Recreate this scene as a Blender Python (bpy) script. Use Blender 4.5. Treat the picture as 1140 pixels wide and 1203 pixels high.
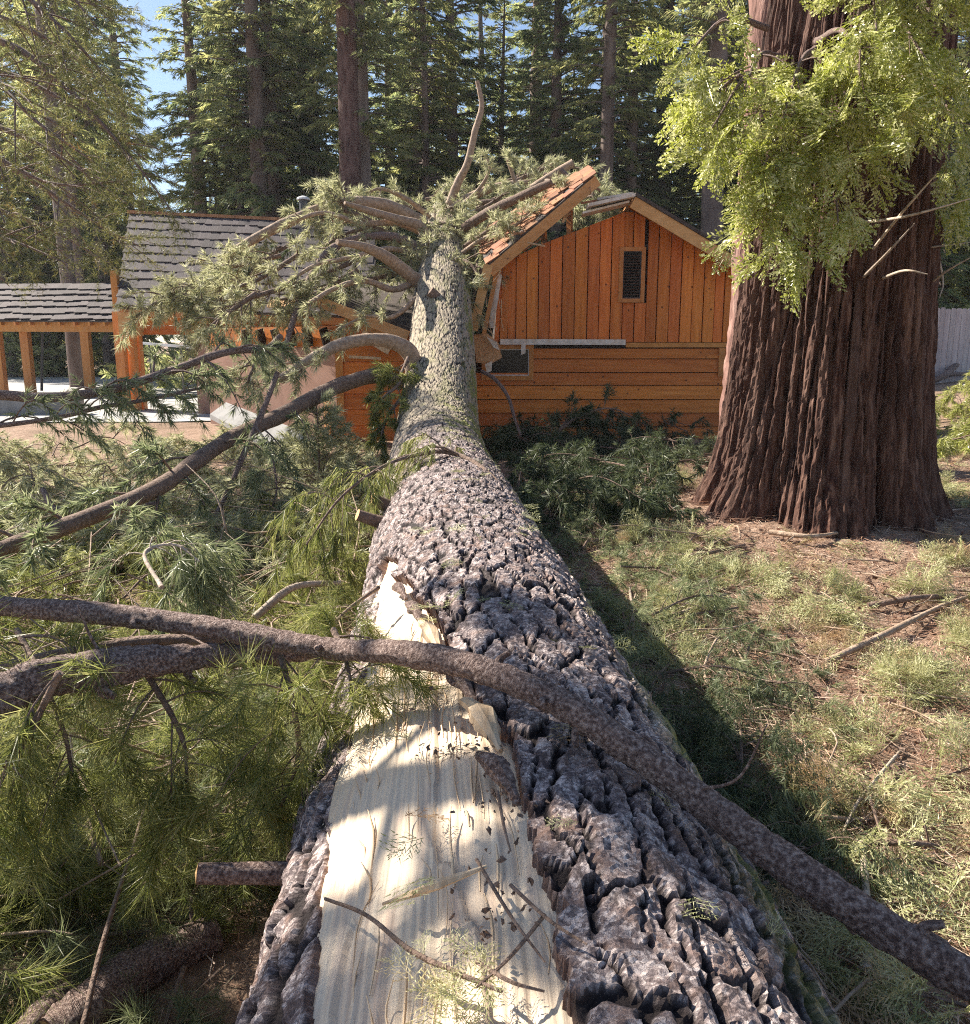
import bpy, math, random
import numpy as np
from mathutils import Vector

# ------------------------------------------------------------------ camera, sky, sun, exposure
for o in list(bpy.data.objects):
    bpy.data.objects.remove(o)
SC = bpy.context.scene
COL = SC.collection
PITCH = math.radians(11.4)
FPX = 1000.0                       # focal length in pixels of an 1140 px wide picture
CZ = 2.3                           # eye height
cam_d = bpy.data.cameras.new('camera')
cam_d.sensor_fit = 'HORIZONTAL'; cam_d.sensor_width = 36.0
cam_d.lens = 36.0 * FPX / 1140.0
cam_d.clip_start = 0.05; cam_d.clip_end = 2000
cam = bpy.data.objects.new('camera', cam_d); COL.objects.link(cam)
cam.location = (0, 0, CZ); cam.rotation_euler = (math.pi / 2 - PITCH, 0, 0)
SC.camera = cam

SUN_EL = math.radians(38.0)
SUN_AZ = math.radians(-58.0)       # angle from +Y towards +X of the direction to the sun
w = bpy.data.worlds.new('World'); SC.world = w; w.use_nodes = True
nt = w.node_tree; nt.nodes.clear()
wo = nt.nodes.new('ShaderNodeOutputWorld'); bg = nt.nodes.new('ShaderNodeBackground')
sk = nt.nodes.new('ShaderNodeTexSky'); sk.sky_type = 'NISHITA'; sk.sun_disc = False
sk.sun_elevation = SUN_EL; sk.sun_rotation = SUN_AZ
sk.altitude = 1500; sk.air_density = 1.0; sk.dust_density = 1.5; sk.ozone_density = 1.0
bg.inputs['Strength'].default_value = 0.072
nt.links.new(sk.outputs[0], bg.inputs[0]); nt.links.new(bg.outputs[0], wo.inputs[0])

sd = bpy.data.lights.new('sun', 'SUN'); sd.energy = 5.0; sd.angle = math.radians(0.5); sd.color = (1.0, 0.92, 0.8)
sun = bpy.data.objects.new('sun', sd); COL.objects.link(sun)
to_sun = Vector((math.sin(SUN_AZ) * math.cos(SUN_EL), math.cos(SUN_AZ) * math.cos(SUN_EL), math.sin(SUN_EL)))
sun.rotation_euler = (-to_sun).to_track_quat('-Z', 'Y').to_euler(); sun.location = to_sun * 60

SC.view_settings.view_transform = 'Standard'; SC.view_settings.look = 'None'
SC.view_settings.exposure = 1.35; SC.view_settings.gamma = 1.0
SC.view_settings.use_curve_mapping = False
SC.render.engine = 'CYCLES'
SC.cycles.use_denoising = False
SC.cycles.filter_width = 1.1; SC.cycles.use_adaptive_sampling = True; SC.cycles.adaptive_threshold = .012
SC.cycles.max_bounces = 6; SC.cycles.diffuse_bounces = 4; SC.cycles.transmission_bounces = 4; SC.cycles.transparent_max_bounces = 4
SC.cycles.sample_clamp_indirect = 6

# ------------------------------------------------------------------ helpers
def at(px, py, Y):
    """the point on the sight line of a photograph pixel that lies Y metres ahead"""
    u = (px - 570.0) / FPX; v = (601.5 - py) / FPX
    d = np.array([u, math.cos(PITCH) + v * math.sin(PITCH), -math.sin(PITCH) + v * math.cos(PITCH)])
    return np.array([0, 0, CZ]) + d * (Y / d[1])

def ats(lst):
    return np.array([at(*a) for a in lst])

def tag(o, label=None, cat=None, group=None, kind=None):
    if label: o['label'] = label
    if cat: o['category'] = cat
    if group: o['group'] = group
    if kind: o['kind'] = kind
    return o

def empty(name, loc):
    o = bpy.data.objects.new(name, None); COL.objects.link(o)
    o.location = loc; o.empty_display_size = 0.1
    return o

def link(name, me, parent=None):
    o = bpy.data.objects.new(name, me); COL.objects.link(o)
    if parent is not None:
        o.parent = parent
        p = Vector((0, 0, 0)); q = parent
        while q is not None:
            p += Vector(q.location); q = q.parent
        o.location = -p          # meshes are written in world coordinates
    return o

class Acc:
    def __init__(s):
        s.v = []; s.f = {3: [], 4: []}; s.m = {3: [], 4: []}; s.n = 0
    def add(s, V, F, m=0):
        V = np.asarray(V, dtype=np.float64).reshape(-1, 3); F = np.asarray(F, dtype=np.int64)
        if len(F) == 0: return s
        k = F.shape[1]
        s.v.append(V); s.f[k].append(F + s.n); s.m[k].append(np.full(len(F), m, dtype=np.int32)); s.n += len(V)
        return s
    def merge(s, o, m=None):
        V = np.concatenate(o.v) if o.v else np.zeros((0, 3))
        for k in (3, 4):
            for F, mm in zip(o.f[k], o.m[k]):
                s.f[k].append(F + s.n); s.m[k].append(mm if m is None else np.full(len(F), m, dtype=np.int32))
        s.v.append(V); s.n += len(V)
        return s
    def mesh(s, name, mats, smooth=False, attrs=None):
        V = np.concatenate(s.v)
        T = np.concatenate(s.f[3]) if s.f[3] else np.zeros((0, 3), np.int64)
        Q = np.concatenate(s.f[4]) if s.f[4] else np.zeros((0, 4), np.int64)
        me = bpy.data.meshes.new(name)
        me.vertices.add(len(V)); me.vertices.foreach_set('co', V.astype(np.float32).ravel())
        li = np.concatenate([T.ravel(), Q.ravel()]).astype(np.int32)
        me.loops.add(len(li)); me.loops.foreach_set('vertex_index', li)
        tot = np.concatenate([np.full(len(T), 3), np.full(len(Q), 4)]).astype(np.int32)
        st = np.concatenate([[0], np.cumsum(tot)[:-1]]).astype(np.int32)
        me.polygons.add(len(tot)); me.polygons.foreach_set('loop_start', st)
        try: me.polygons.foreach_set('loop_total', tot)
        except Exception: pass
        mi = np.concatenate(s.m[3] + s.m[4]).astype(np.int32)
        if not isinstance(mats, (list, tuple)): mats = [mats]
        for m in mats: me.materials.append(m)
        me.polygons.foreach_set('material_index', mi)
        me.polygons.foreach_set('use_smooth', np.full(len(tot), bool(smooth)))
        if attrs:
            for an, a in attrs.items():
                at_ = me.attributes.new(an, 'FLOAT', 'POINT'); at_.data.foreach_set('value', np.asarray(a, np.float32).ravel())
        me.update(calc_edges=True); me.validate()
        return me
    def obj(s, name, mats, parent=None, smooth=False, attrs=None):
        return link(name, s.mesh(name, mats, smooth, attrs), parent)

def hsh(ix, iy, seed):
    h = (ix.astype(np.int64) * 374761393 + iy.astype(np.int64) * 668265263 + seed * 1442695041) & 0xffffffff
    h = ((h ^ (h >> 13)) * 1274126177) & 0xffffffff
    h = ((h ^ (h >> 15)) * 2246822519) & 0xffffffff
    return ((h ^ (h >> 16)) & 0xffffff) / float(0x1000000)

def vn(x, y, seed=0):
    x0 = np.floor(x); y0 = np.floor(y); fx = x - x0; fy = y - y0
    fx = fx * fx * (3 - 2 * fx); fy = fy * fy * (3 - 2 * fy)
    a = hsh(x0, y0, seed); b = hsh(x0 + 1, y0, seed); c = hsh(x0, y0 + 1, seed); d = hsh(x0 + 1, y0 + 1, seed)
    return (a * (1 - fx) + b * fx) * (1 - fy) + (c * (1 - fx) + d * fx) * fy

def fbm(x, y, seed=0, o=4):
    r = 0; a = 0.5; t = 0
    for k in range(o):
        r = r + a * vn(x * 2 ** k, y * 2 ** k, seed + k); t += a; a *= 0.5
    return r / t

def worley(x, y, seed=0):
    x0 = np.floor(x); y0 = np.floor(y)
    f1 = np.full(x.shape, 9.0); f2 = np.full(x.shape, 9.0); idv = np.zeros(x.shape); cx = np.zeros(x.shape); cy = np.zeros(x.shape)
    for dx in (-1, 0, 1):
        for dy in (-1, 0, 1):
            gx = x0 + dx; gy = y0 + dy
            qx = gx + hsh(gx, gy, seed); qy = gy + hsh(gx, gy, seed + 7)
            d = np.hypot(qx - x, qy - y)
            c = d < f1
            f2 = np.where(c, f1, np.minimum(f2, d)); f1 = np.where(c, d, f1)
            idv = np.where(c, hsh(gx, gy, seed + 13), idv); cx = np.where(c, x - qx, cx); cy = np.where(c, y - qy, cy)
    return f1, f2, idv, cx, cy

def ss(a, b, x):
    t = np.clip((x - a) / (b - a), 0, 1); return t * t * (3 - 2 * t)

def curve(pts, n):
    """Catmull-Rom through pts, n samples"""
    P = np.asarray(pts, float)
    if len(P) == 2:
        t = np.linspace(0, 1, n)[:, None]; return P[0] * (1 - t) + P[1] * t
    Q = np.vstack([2 * P[0] - P[1], P, 2 * P[-1] - P[-2]])
    u = np.linspace(0, len(P) - 1 - 1e-9, n); i = np.floor(u).astype(int); t = (u - i)[:, None]
    a, b, c, d = Q[i], Q[i + 1], Q[i + 2], Q[i + 3]
    return 0.5 * (2 * b + (c - a) * t + (2 * a - 5 * b + 4 * c - d) * t ** 2 + (3 * b - a - 3 * c + d) * t ** 3)

def unit(v):
    v = np.asarray(v, float); return v / np.maximum(np.linalg.norm(v, axis=-1, keepdims=True), 1e-9)

def frames(P):
    T = unit(np.gradient(P, axis=0))
    ref = np.array([0, 0, 1.0]) if abs(T[:, 2]).mean() < 0.75 else np.array([1.0, 0, 0])
    S = unit(np.cross(T, ref)); N = np.cross(S, T)
    return T, S, N

def tube(pts, r, n=8, seg=None, rough=0.0, seed=0, cap=True, knots=0.0):
    """a tapered round rod along pts"""
    P = curve(pts, seg or max(4, len(pts) * 4)); m = len(P)
    r = np.interp(np.linspace(0, 1, m), np.linspace(0, 1, len(np.atleast_1d(r))), np.atleast_1d(r))
    T, S, N = frames(P)
    th = np.linspace(0, 2 * math.pi, n, endpoint=False)
    L = np.concatenate([[0], np.cumsum(np.linalg.norm(np.diff(P, axis=0), axis=1))])
    RR = np.repeat(r[:, None], n, 1)
    if rough:
        a, b = np.meshgrid(th * r.mean(), L); k = 1.0 / max(r.mean() * 0.55, 1e-3)
        q_ = fbm(a * k + 3, b * k * 0.7, seed, 3)
        if rough > .15: l_ = np.floor(q_ * 9); q_ = (l_ + ss(.6, 1, q_ * 9 - l_)) / 9
        RR = RR * (1 + rough * (q_ - 0.5) * 2)
    if knots:
        RR = RR * (1 + knots * (vn(L / (r.mean() * 5), L * 0, seed + 3)[:, None] - 0.5))
    V = P[:, None] + RR[..., None] * (np.cos(th)[None, :, None] * S[:, None] + np.sin(th)[None, :, None] * N[:, None])
    V = V.reshape(-1, 3)
    i, j = np.meshgrid(np.arange(m - 1), np.arange(n), indexing='ij'); jj = (j + 1) % n
    F = np.stack([i * n + j, i * n + jj, (i + 1) * n + jj, (i + 1) * n + j], -1).reshape(-1, 4)
    acc = Acc().add(V, F)
    if cap:
        V2 = np.vstack([P[0], V[:n], P[-1], V[-n:]])
        k = np.arange(n); k2 = (k + 1) % n
        F2 = np.vstack([np.stack([0 * k, 1 + k2, 1 + k], -1), np.stack([0 * k + n + 1, n + 2 + k, n + 2 + k2], -1)])
        acc.add(V2, F2)
    return acc

def box(x0, x1, y0, y1, z0, z1):
    V = np.array([[x, y, z] for z in (z0, z1) for y in (y0, y1) for x in (x0, x1)], float)
    F = np.array([[0, 2, 3, 1], [4, 5, 7, 6], [0, 1, 5, 4], [2, 6, 7, 3], [0, 4, 6, 2], [1, 3, 7, 5]])
    return V, F

def beam(a, b, w, h, up=(0, 0, 1)):
    """a squared timber from a to b, w across and h along up"""
    a = np.asarray(a, float); b = np.asarray(b, float)
    t = unit(b - a); s = unit(np.cross(t, up)); n = np.cross(s, t)
    V = np.array([p + s * i * w / 2 + n * j * h / 2 for p in (a, b) for j in (-1, 1) for i in (-1, 1)])
    F = np.array([[0, 1, 3, 2], [4, 6, 7, 5], [0, 4, 5, 1], [2, 3, 7, 6], [0, 2, 6, 4], [1, 5, 7, 3]])
    return V, F

def prism(poly, d):
    """polygon (world points, planar) pushed along vector d"""
    P = np.asarray(poly, float); n = len(P); V = np.vstack([P, P + np.asarray(d, float)])
    acc = Acc()
    k = np.arange(n); k2 = (k + 1) % n
    acc.add(V, np.stack([k, k2, k2 + n, k + n], -1))
    c = P.mean(0)
    acc.add(np.vstack([P, c]), np.stack([k2, k, 0 * k + n], -1))
    acc.add(np.vstack([P + d, c + d]), np.stack([k, k2, 0 * k + n], -1))
    return acc

# foliage templates: V (n,3) along +X, F (tris), t (0 at the twig, 1 at the needle tip)
def tm_pine(n, L, wd, twig, seed, spread=(20, 62), bend=True):
    r = np.random.RandomState(seed); V = []; F = []; t = []
    for k in range(n):
        a = r.uniform(0, 2 * math.pi); sp = math.radians(r.uniform(*spread)); l = L * r.uniform(.7, 1.08)
        o = np.array([twig * r.uniform(0, 1) ** .7, 0, 0])
        d = np.array([math.cos(sp), math.sin(sp) * math.cos(a), math.sin(sp) * math.sin(a)])
        s = unit(np.cross(d, r.normal(size=3))) * wd / 2
        b = len(V)
        if bend:
            q = o + d * l * .55; e = o + d * l * 0.98 + unit(r.normal(size=3)) * l * .06
            V += [o - s * .8, o + s * .8, q - s, q + s, e]; t += [0, 0, .5, .5, 1]
            F += [[b, b + 1, b + 3], [b, b + 3, b + 2], [b + 2, b + 3, b + 4]]
        else:
            V += [o - s, o + s, o + d * l]; t += [0, 0, 1]; F += [[b, b + 1, b + 2]]
    return np.array(V), np.array(F), np.array(t)

def tm_flat(nside, seed, sub=5, L=1.0, wleaf=.05, curl=.1, zr=.3, one=False):
    """flat cedar-like spray, unit length"""
    r = np.random.RandomState(seed); V = []; F = []; t = []
    def leaf(o, d, l, wd, tt):
        s = np.cross(d, [0, 0, 1.0]); s = unit(s) * wd / 2
        z = np.array([0, 0, r.uniform(-1, 1) * wd * .5]); b = len(V)
        if one:
            V.extend([o - s * 1.1 - z, o + s * 1.1 + z, o + d * l]); t.extend([tt] * 3); F.append([b, b + 1, b + 2]); return
        V.extend([o, o + d * l * .45 + s + z, o + d * l, o + d * l * .45 - s - z]); t.extend([tt] * 4)
        F.extend([[b, b + 1, b + 2], [b, b + 2, b + 3]])
    leaf(np.zeros(3), np.array([1.0, 0, 0]), L, wleaf * .5, .3)
    for k in range(nside):
        f = (k + 1) / (nside + 1); sg = -1 if k % 2 else 1
        l = ((0.42 if zr > .2 else .27) * math.sin(math.pi * (0.25 + .7 * f)) + .08) * r.uniform(.75, 1.2)
        a = math.radians(r.uniform(30, 52)) * sg
        d = np.array([math.cos(a), math.sin(a), r.uniform(-.2, .2)]); d = unit(d)
        o = np.array([f * .92, 0, -curl * f * f])
        leaf(o, d, l, wleaf * .55, f)
        for j in range(sub):
            g = (j + 1) / (sub + .5); sg2 = -1 if j % 2 else 1
            a2 = a + sg2 * math.radians(r.uniform(25, 45))
            d2 = unit(np.array([math.cos(a2), math.sin(a2), r.uniform(-zr, zr)]))
            leaf(o + d * l * g, d2, l * .42 * r.uniform(.7, 1.2) * (1.15 - .5 * g), wleaf, f)
    return np.array(V), np.array(F), np.array(t)

def tm_far(seed, n=5):
    """coarse conifer spray for the far trees, unit length"""
    r = np.random.RandomState(seed); V = []; F = []; t = []
    for k in range(2 * n + 1):
        f = k / (2.0 * n); sg = -1 if k % 2 else 1
        a = sg * math.radians(r.uniform(25, 60)) if k else 0
        l = (.62 * (1 - .55 * f)) * r.uniform(.7, 1.2) if k else 1.0
        o = np.array([.1 + .75 * f, 0, 0]) if k else np.zeros(3)
        d = unit(np.array([math.cos(a), math.sin(a), r.uniform(-.45, .15)]))
        s = unit(np.cross(d, [0, 0, 1.0]) + np.array([0, 0, r.uniform(-.8, .8)])) * l * .11
        b = len(V)
        V += [o, o + d * l * .4 + s, o + d * l, o + d * l * .4 - s]; t += [0, .4, 1, .4]
        F += [[b, b + 1, b + 2], [b, b + 2, b + 3]]
    return np.array(V), np.array(F), np.array(t)

def scatter(tm, P, D, sc, rng, droop=0.0, roll=None):
    """copies of a template at points P along directions D; returns V, F"""
    V, F, t = tm
    P = np.asarray(P, float).reshape(-1, 3); n = len(P)
    if n == 0: return np.zeros((0, 3)), np.zeros((0, 3), int)
    X = unit(D); up = np.where(np.abs(X[:, 2:3]) > .95, np.array([[1.0, 0, 0]]), np.array([[0, 0, 1.0]]))
    Y = unit(np.cross(up, X)); Z = np.cross(X, Y)
    if roll is None: roll = rng.uniform(0, 2 * math.pi, n)
    c = np.cos(roll)[:, None]; s = np.sin(roll)[:, None]
    Y, Z = Y * c + Z * s, Z * c - Y * s
    sc = np.broadcast_to(np.asarray(sc, float), (n,))
    W = (V[None, :, 0:1] * X[:, None] + V[None, :, 1:2] * Y[:, None] + V[None, :, 2:3] * Z[:, None]) * sc[:, None, None]
    if droop: W[:, :, 2] -= droop * (t ** 2)[None] * sc[:, None]
    W = W + P[:, None]
    FF = F[None] + (np.arange(n) * len(V))[:, None, None]
    return W.reshape(-1, 3), FF.reshape(-1, 3)

TP_NEAR = tm_pine(58, .120, .0030, .11, 1, (15, 80), bend=False)
TP_MID = tm_pine(30, .115, .0050, .12, 2, bend=False)
TP_FAR = tm_pine(26, .13, .0125, .13, 3, bend=False)
TP_SHORT = tm_pine(34, .05, .0036, .17, 4, (35, 80), bend=False)
TC = tm_flat(15, 5, sub=6, wleaf=.042, curl=.12, zr=.12)
TFIR = tm_flat(13, 6, sub=6, wleaf=.022, curl=.1, one=True)
TFAR = [tm_far(s) for s in range(3)]

def bough(pts, r, rng, nb=8, blen=.5, start=.25, per=5, tm=TP_MID, ts=1.0, droop=.03, wn=6, flat=.5, bdroop=.25, seg=None, rough=.10, roll=None, main_tip=True, wseg=None, jit=.45, down=0.0):
    """a limb (wood) with side twigs carrying tufts; returns wood Acc, needle Acc"""
    P = curve(pts, seg or max(8, len(pts) * 5)); T = unit(np.gradient(P, axis=0))
    wood = tube(pts, r, wn, wseg or max(10, len(pts) * 6), rough, rng.randint(9999), knots=.18)
    Ps = []; Ds = []; rr = np.atleast_1d(r).astype(float)
    for k in range(nb):
        f = start + (1 - start) * (k + rng.uniform(.1, .9)) / nb
        i = min(int(f * (len(P) - 1)), len(P) - 1)
        t = T[i]; o = P[i]
        side = unit(np.cross(t, [0, 0, 1.0]) + 1e-6) * (1 if k % 2 else -1)
        d = unit(t * rng.uniform(.5, 1.0) + side * rng.uniform(.5, 1.0) + rng.normal(size=3) * np.array([.2, .2, .2 + (1 - flat) * .6]))
        l = blen * rng.uniform(.6, 1.2) * (1.1 - .5 * f)
        q = np.array([o, o + d * l * .35, o + d * l * .7 + [0, 0, -bdroop * l * .35], o + d * l + [0, 0, -bdroop * l]])
        rb = max(.0025, min(np.interp(f, [0, 1], [rr[0], rr[-1]]) * .45, .016))
        wood.merge(tube(q, [rb, rb * .4], 4, 6, cap=False))
        c = curve(q, 12); ct = unit(np.gradient(c, axis=0))
        for j in range(per):
            g = .3 + .7 * (j + rng.uniform(0, 1)) / per
            ii = min(int(g * 11), 11)
            dd = unit(ct[ii] + rng.normal(size=3) * jit + [0, 0, -down])
            Ps.append(c[ii]); Ds.append(dd)
        Ps.append(c[-1]); Ds.append(ct[-1])
    if main_tip:
        for j in range(4): Ps.append(P[-1 - j]); Ds.append(unit(T[-1 - j] + rng.normal(size=3) * .3))
    nd = Acc()
    if Ps:
        Ps = np.array(Ps); Ds = np.array(Ds)
        rl = None if roll is None else rng.normal(size=len(Ps)) * roll
        nd.add(*scatter(tm, Ps, Ds, ts * rng.uniform(.8, 1.2, len(Ps)), rng, droop, rl))
    return wood, nd

# ------------------------------------------------------------------ materials
def new_mat(name):
    m = bpy.data.materials.new(name); m.use_nodes = True
    t = m.node_tree; b = t.nodes['Principled BSDF']
    return m, t, b

def nd_(t, typ, **kw):
    n = t.nodes.new(typ)
    for k, v in kw.items():
        if k in n.inputs: n.inputs[k].default_value = v
        else: setattr(n, k, v)
    return n

def ramp(t, fac, stops):
    n = t.nodes.new('ShaderNodeValToRGB'); e = n.color_ramp.elements
    while len(e) < len(stops): e.new(0.5)
    for q, (p, c) in zip(e, stops): q.position = p; q.color = (*c, 1) if len(c) == 3 else c
    t.links.new(fac, n.inputs[0]); return n.outputs[0]

def mix(t, fac, a, b, mode='MIX'):
    n = t.nodes.new('ShaderNodeMix'); n.data_type = 'RGBA'; n.blend_type = mode
    for idx, v in ((0, fac), (6, a), (7, b)):
        if hasattr(v, 'is_linked') or hasattr(v, 'links'): t.links.new(v, n.inputs[idx])
        else: n.inputs[idx].default_value = v if not isinstance(v, tuple) else ((*v, 1) if len(v) == 3 else v)
    return n.outputs[2]

def noise(t, scale, detail=4, stretch=(1, 1, 1), coord='Object', rnd=False, rough=.55):
    tc = t.nodes.new('ShaderNodeTexCoord'); mp = t.nodes.new('ShaderNodeMapping'); mp.inputs['Scale'].default_value = stretch
    t.links.new(tc.outputs[coord], mp.inputs[0])
    n = t.nodes.new('ShaderNodeTexNoise'); n.inputs['Scale'].default_value = scale; n.inputs['Detail'].default_value = detail; n.inputs['Roughness'].default_value = rough
    if rnd:
        n.noise_dimensions = '4D'; oi = t.nodes.new('ShaderNodeObjectInfo'); mu = t.nodes.new('ShaderNodeMath'); mu.operation = 'MULTIPLY'; mu.inputs[1].default_value = 37.0
        t.links.new(oi.outputs['Random'], mu.inputs[0]); t.links.new(mu.outputs[0], n.inputs['W'])
    t.links.new(mp.outputs[0], n.inputs['Vector'])
    return n.outputs['Fac']

def bump(t, b, h, strength=.5, dist=.01):
    n = t.nodes.new('ShaderNodeBump'); n.inputs['Strength'].default_value = strength; n.inputs['Distance'].default_value = dist
    t.links.new(h, n.inputs['Height']); t.links.new(n.outputs[0], b.inputs['Normal'])

def objrand(t, col, v=.25, h=.02):
    oi = t.nodes.new('ShaderNodeObjectInfo'); hs = t.nodes.new('ShaderNodeHueSaturation')
    a = t.nodes.new('ShaderNodeMapRange'); a.inputs[3].default_value = 1 - v; a.inputs[4].default_value = 1 + v
    t.links.new(oi.outputs['Random'], a.inputs[0]); t.links.new(a.outputs[0], hs.inputs['Value'])
    fr = t.nodes.new('ShaderNodeMath'); fr.operation = 'MULTIPLY'; fr.inputs[1].default_value = 7.3; t.links.new(oi.outputs['Random'], fr.inputs[0])
    f2 = t.nodes.new('ShaderNodeMath'); f2.operation = 'FRACT'; t.links.new(fr.outputs[0], f2.inputs[0])
    c = t.nodes.new('ShaderNodeMapRange'); c.inputs[3].default_value = .5 - h; c.inputs[4].default_value = .5 + h
    t.links.new(f2.outputs[0], c.inputs[0]); t.links.new(c.outputs[0], hs.inputs['Hue'])
    t.links.new(col, hs.inputs['Color']); return hs.outputs[0]

def surf(name, stops, scale=8, stretch=(1, 1, 1), rough=.8, bst=.4, bdist=.01, rv=0, rh=.01, detail=5, spec=.3):
    m, t, b = new_mat(name)
    n = noise(t, scale, detail, stretch, rnd=rv > 0)
    c = ramp(t, n, stops)
    if rv: c = objrand(t, c, rv, rh)
    t.links.new(c, b.inputs['Base Color']); b.inputs['Roughness'].default_value = rough; b.inputs['Specular IOR Level'].default_value = spec
    n2 = noise(t, scale * 2.3, 6, stretch)
    bump(t, b, n2, bst, bdist)
    return m

def needle(name, c1, c2, c3, trans=.35, rough=.5, dead=None, dth=.64):
    """conifer leaf: colour differs from needle to needle, light passes through"""
    m, t, b = new_mat(name)
    g = t.nodes.new('ShaderNodeNewGeometry')
    c = ramp(t, g.outputs['Random Per Island'], [(0, c1), (.55, c2), (1, c3)])
    n = noise(t, 4.5, 3)
    c = mix(t, ramp(t, n, [(.55, (0, 0, 0)), (.72, (.8, .8, .8))]), c, c3)
    c = mix(t, ramp(t, n, [(.30, (.75, .75, .75)), (.45, (0, 0, 0))]), c, c1)
    if dead:
        n3 = noise(t, 1.3, 2)
        c = mix(t, ramp(t, n3, [(dth, (0, 0, 0)), (dth + .09, (1, 1, 1))]), c, dead)
    t.links.new(c, b.inputs['Base Color']); b.inputs['Roughness'].default_value = rough; b.inputs['Specular IOR Level'].default_value = .35
    tr = t.nodes.new('ShaderNodeBsdfTranslucent'); hs = nd_(t, 'ShaderNodeHueSaturation', Saturation=1.1, Value=1.25); t.links.new(c, hs.inputs['Color']); t.links.new(hs.outputs[0], tr.inputs[0])
    mx = t.nodes.new('ShaderNodeMixShader'); mx.inputs[0].default_value = trans
    t.links.new(b.outputs[0], mx.inputs[1]); t.links.new(tr.outputs[0], mx.inputs[2])
    t.links.new(mx.outputs[0], t.nodes['Material Output'].inputs['Surface'])
    return m

def attr(t, n):
    a = t.nodes.new('ShaderNodeAttribute'); a.attribute_name = n; return a.outputs['Fac']

def bark_log_mat():
    m, t, b = new_mat('pine_bark')
    r = attr(t, 'rnd'); h = attr(t, 'relief'); e = attr(t, 'torn'); ms = attr(t, 'moss')
    cb = t.nodes.new('ShaderNodeCombineXYZ'); t.links.new(attr(t, 'bu'), cb.inputs[0]); t.links.new(attr(t, 'bv'), cb.inputs[1])
    wn = t.nodes.new('ShaderNodeTexNoise'); wn.inputs['Scale'].default_value = 75; wn.inputs['Detail'].default_value = 6; wn.inputs['Roughness'].default_value = .7; t.links.new(cb.outputs[0], wn.inputs['Vector'])
    ad = t.nodes.new('ShaderNodeVectorMath'); ad.operation = 'MULTIPLY_ADD'; ad.inputs[1].default_value = (.022, .03, 0); t.links.new(wn.outputs['Color'], ad.inputs[0]); t.links.new(cb.outputs[0], ad.inputs[2])
    def vor(feat, sc):
        v = t.nodes.new('ShaderNodeTexVoronoi'); v.voronoi_dimensions = '2D'; v.feature = feat; v.inputs['Scale'].default_value = sc; t.links.new(ad.outputs[0], v.inputs['Vector']); return v
    fl = vor('F1', 78); fe = vor('DISTANCE_TO_EDGE', 78); f2 = vor('F1', 170)
    sep = t.nodes.new('ShaderNodeSeparateColor'); t.links.new(fl.outputs['Color'], sep.inputs[0])
    sep2 = t.nodes.new('ShaderNodeSeparateColor'); t.links.new(f2.outputs['Color'], sep2.inputs[0])
    av = t.nodes.new('ShaderNodeMath'); av.operation = 'MULTIPLY_ADD'; av.inputs[1].default_value = .38; t.links.new(sep.outputs[0], av.inputs[0])
    hv = t.nodes.new('ShaderNodeMath'); hv.operation = 'MULTIPLY'; hv.inputs[1].default_value = .3; t.links.new(sep2.outputs[0], hv.inputs[0])
    h2 = t.nodes.new('ShaderNodeMath'); h2.operation = 'MULTIPLY_ADD'; h2.inputs[1].default_value = .42; t.links.new(r, h2.inputs[0]); t.links.new(hv.outputs[0], h2.inputs[2])
    t.links.new(h2.outputs[0], av.inputs[2]); tone = av.outputs[0]
    plate = ramp(t, tone, [(.22, (.07, .05, .05)), (.42, (.17, .13, .128)), (.58, (.33, .26, .245)), (.78, (.66, .56, .52))])
    plate = mix(t, ramp(t, fe.outputs['Distance'], [(.02, (.45, .45, .45)), (.10, (0, 0, 0))]), plate, (.08, .055, .05))
    nz = noise(t, 55, 5)
    nb = noise(t, 12, 4)
    plate = mix(t, ramp(t, nb, [(.5, (0, 0, 0)), (.68, (.75, .75, .75))]), plate, (.26, .155, .115))
    li = attr(t, 'lichen'); plate = mix(t, li, plate, mix(t, ramp(t, nz, [(.3, (0, 0, 0)), (.7, (1, 1, 1))]), (.30, .235, .16), (.56, .49, .34)))
    nk = noise(t, 34, 6, (1, .28, 1), rough=.65)
    plate = mix(t, ramp(t, nk, [(.34, (.9, .9, .9)), (.44, (0, 0, 0))]), plate, (.06, .042, .04))
    cr = (.028, .018, .017)
    c = mix(t, ramp(t, h, [(.10, (0, 0, 0)), (.5, (1, 1, 1))]), cr, plate)
    nt_ = noise(t, 22, 4)
    tornc = ramp(t, nt_, [(.3, (.09, .05, .04)), (.55, (.22, .12, .085)), (.75, (.46, .31, .22))])
    c = mix(t, e, c, tornc)
    nm = noise(t, 30, 4)
    mossc = ramp(t, nm, [(.3, (.12, .13, .03)), (.7, (.32, .33, .08))])
    c = mix(t, ms, c, mossc)
    t.links.new(c, b.inputs['Base Color']); b.inputs['Roughness'].default_value = .78; b.inputs['Specular IOR Level'].default_value = .35
    bump(t, b, mix(t, .5, tone, noise(t, 160, 6, rough=.7)), 1.0, .012)
    return m

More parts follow.
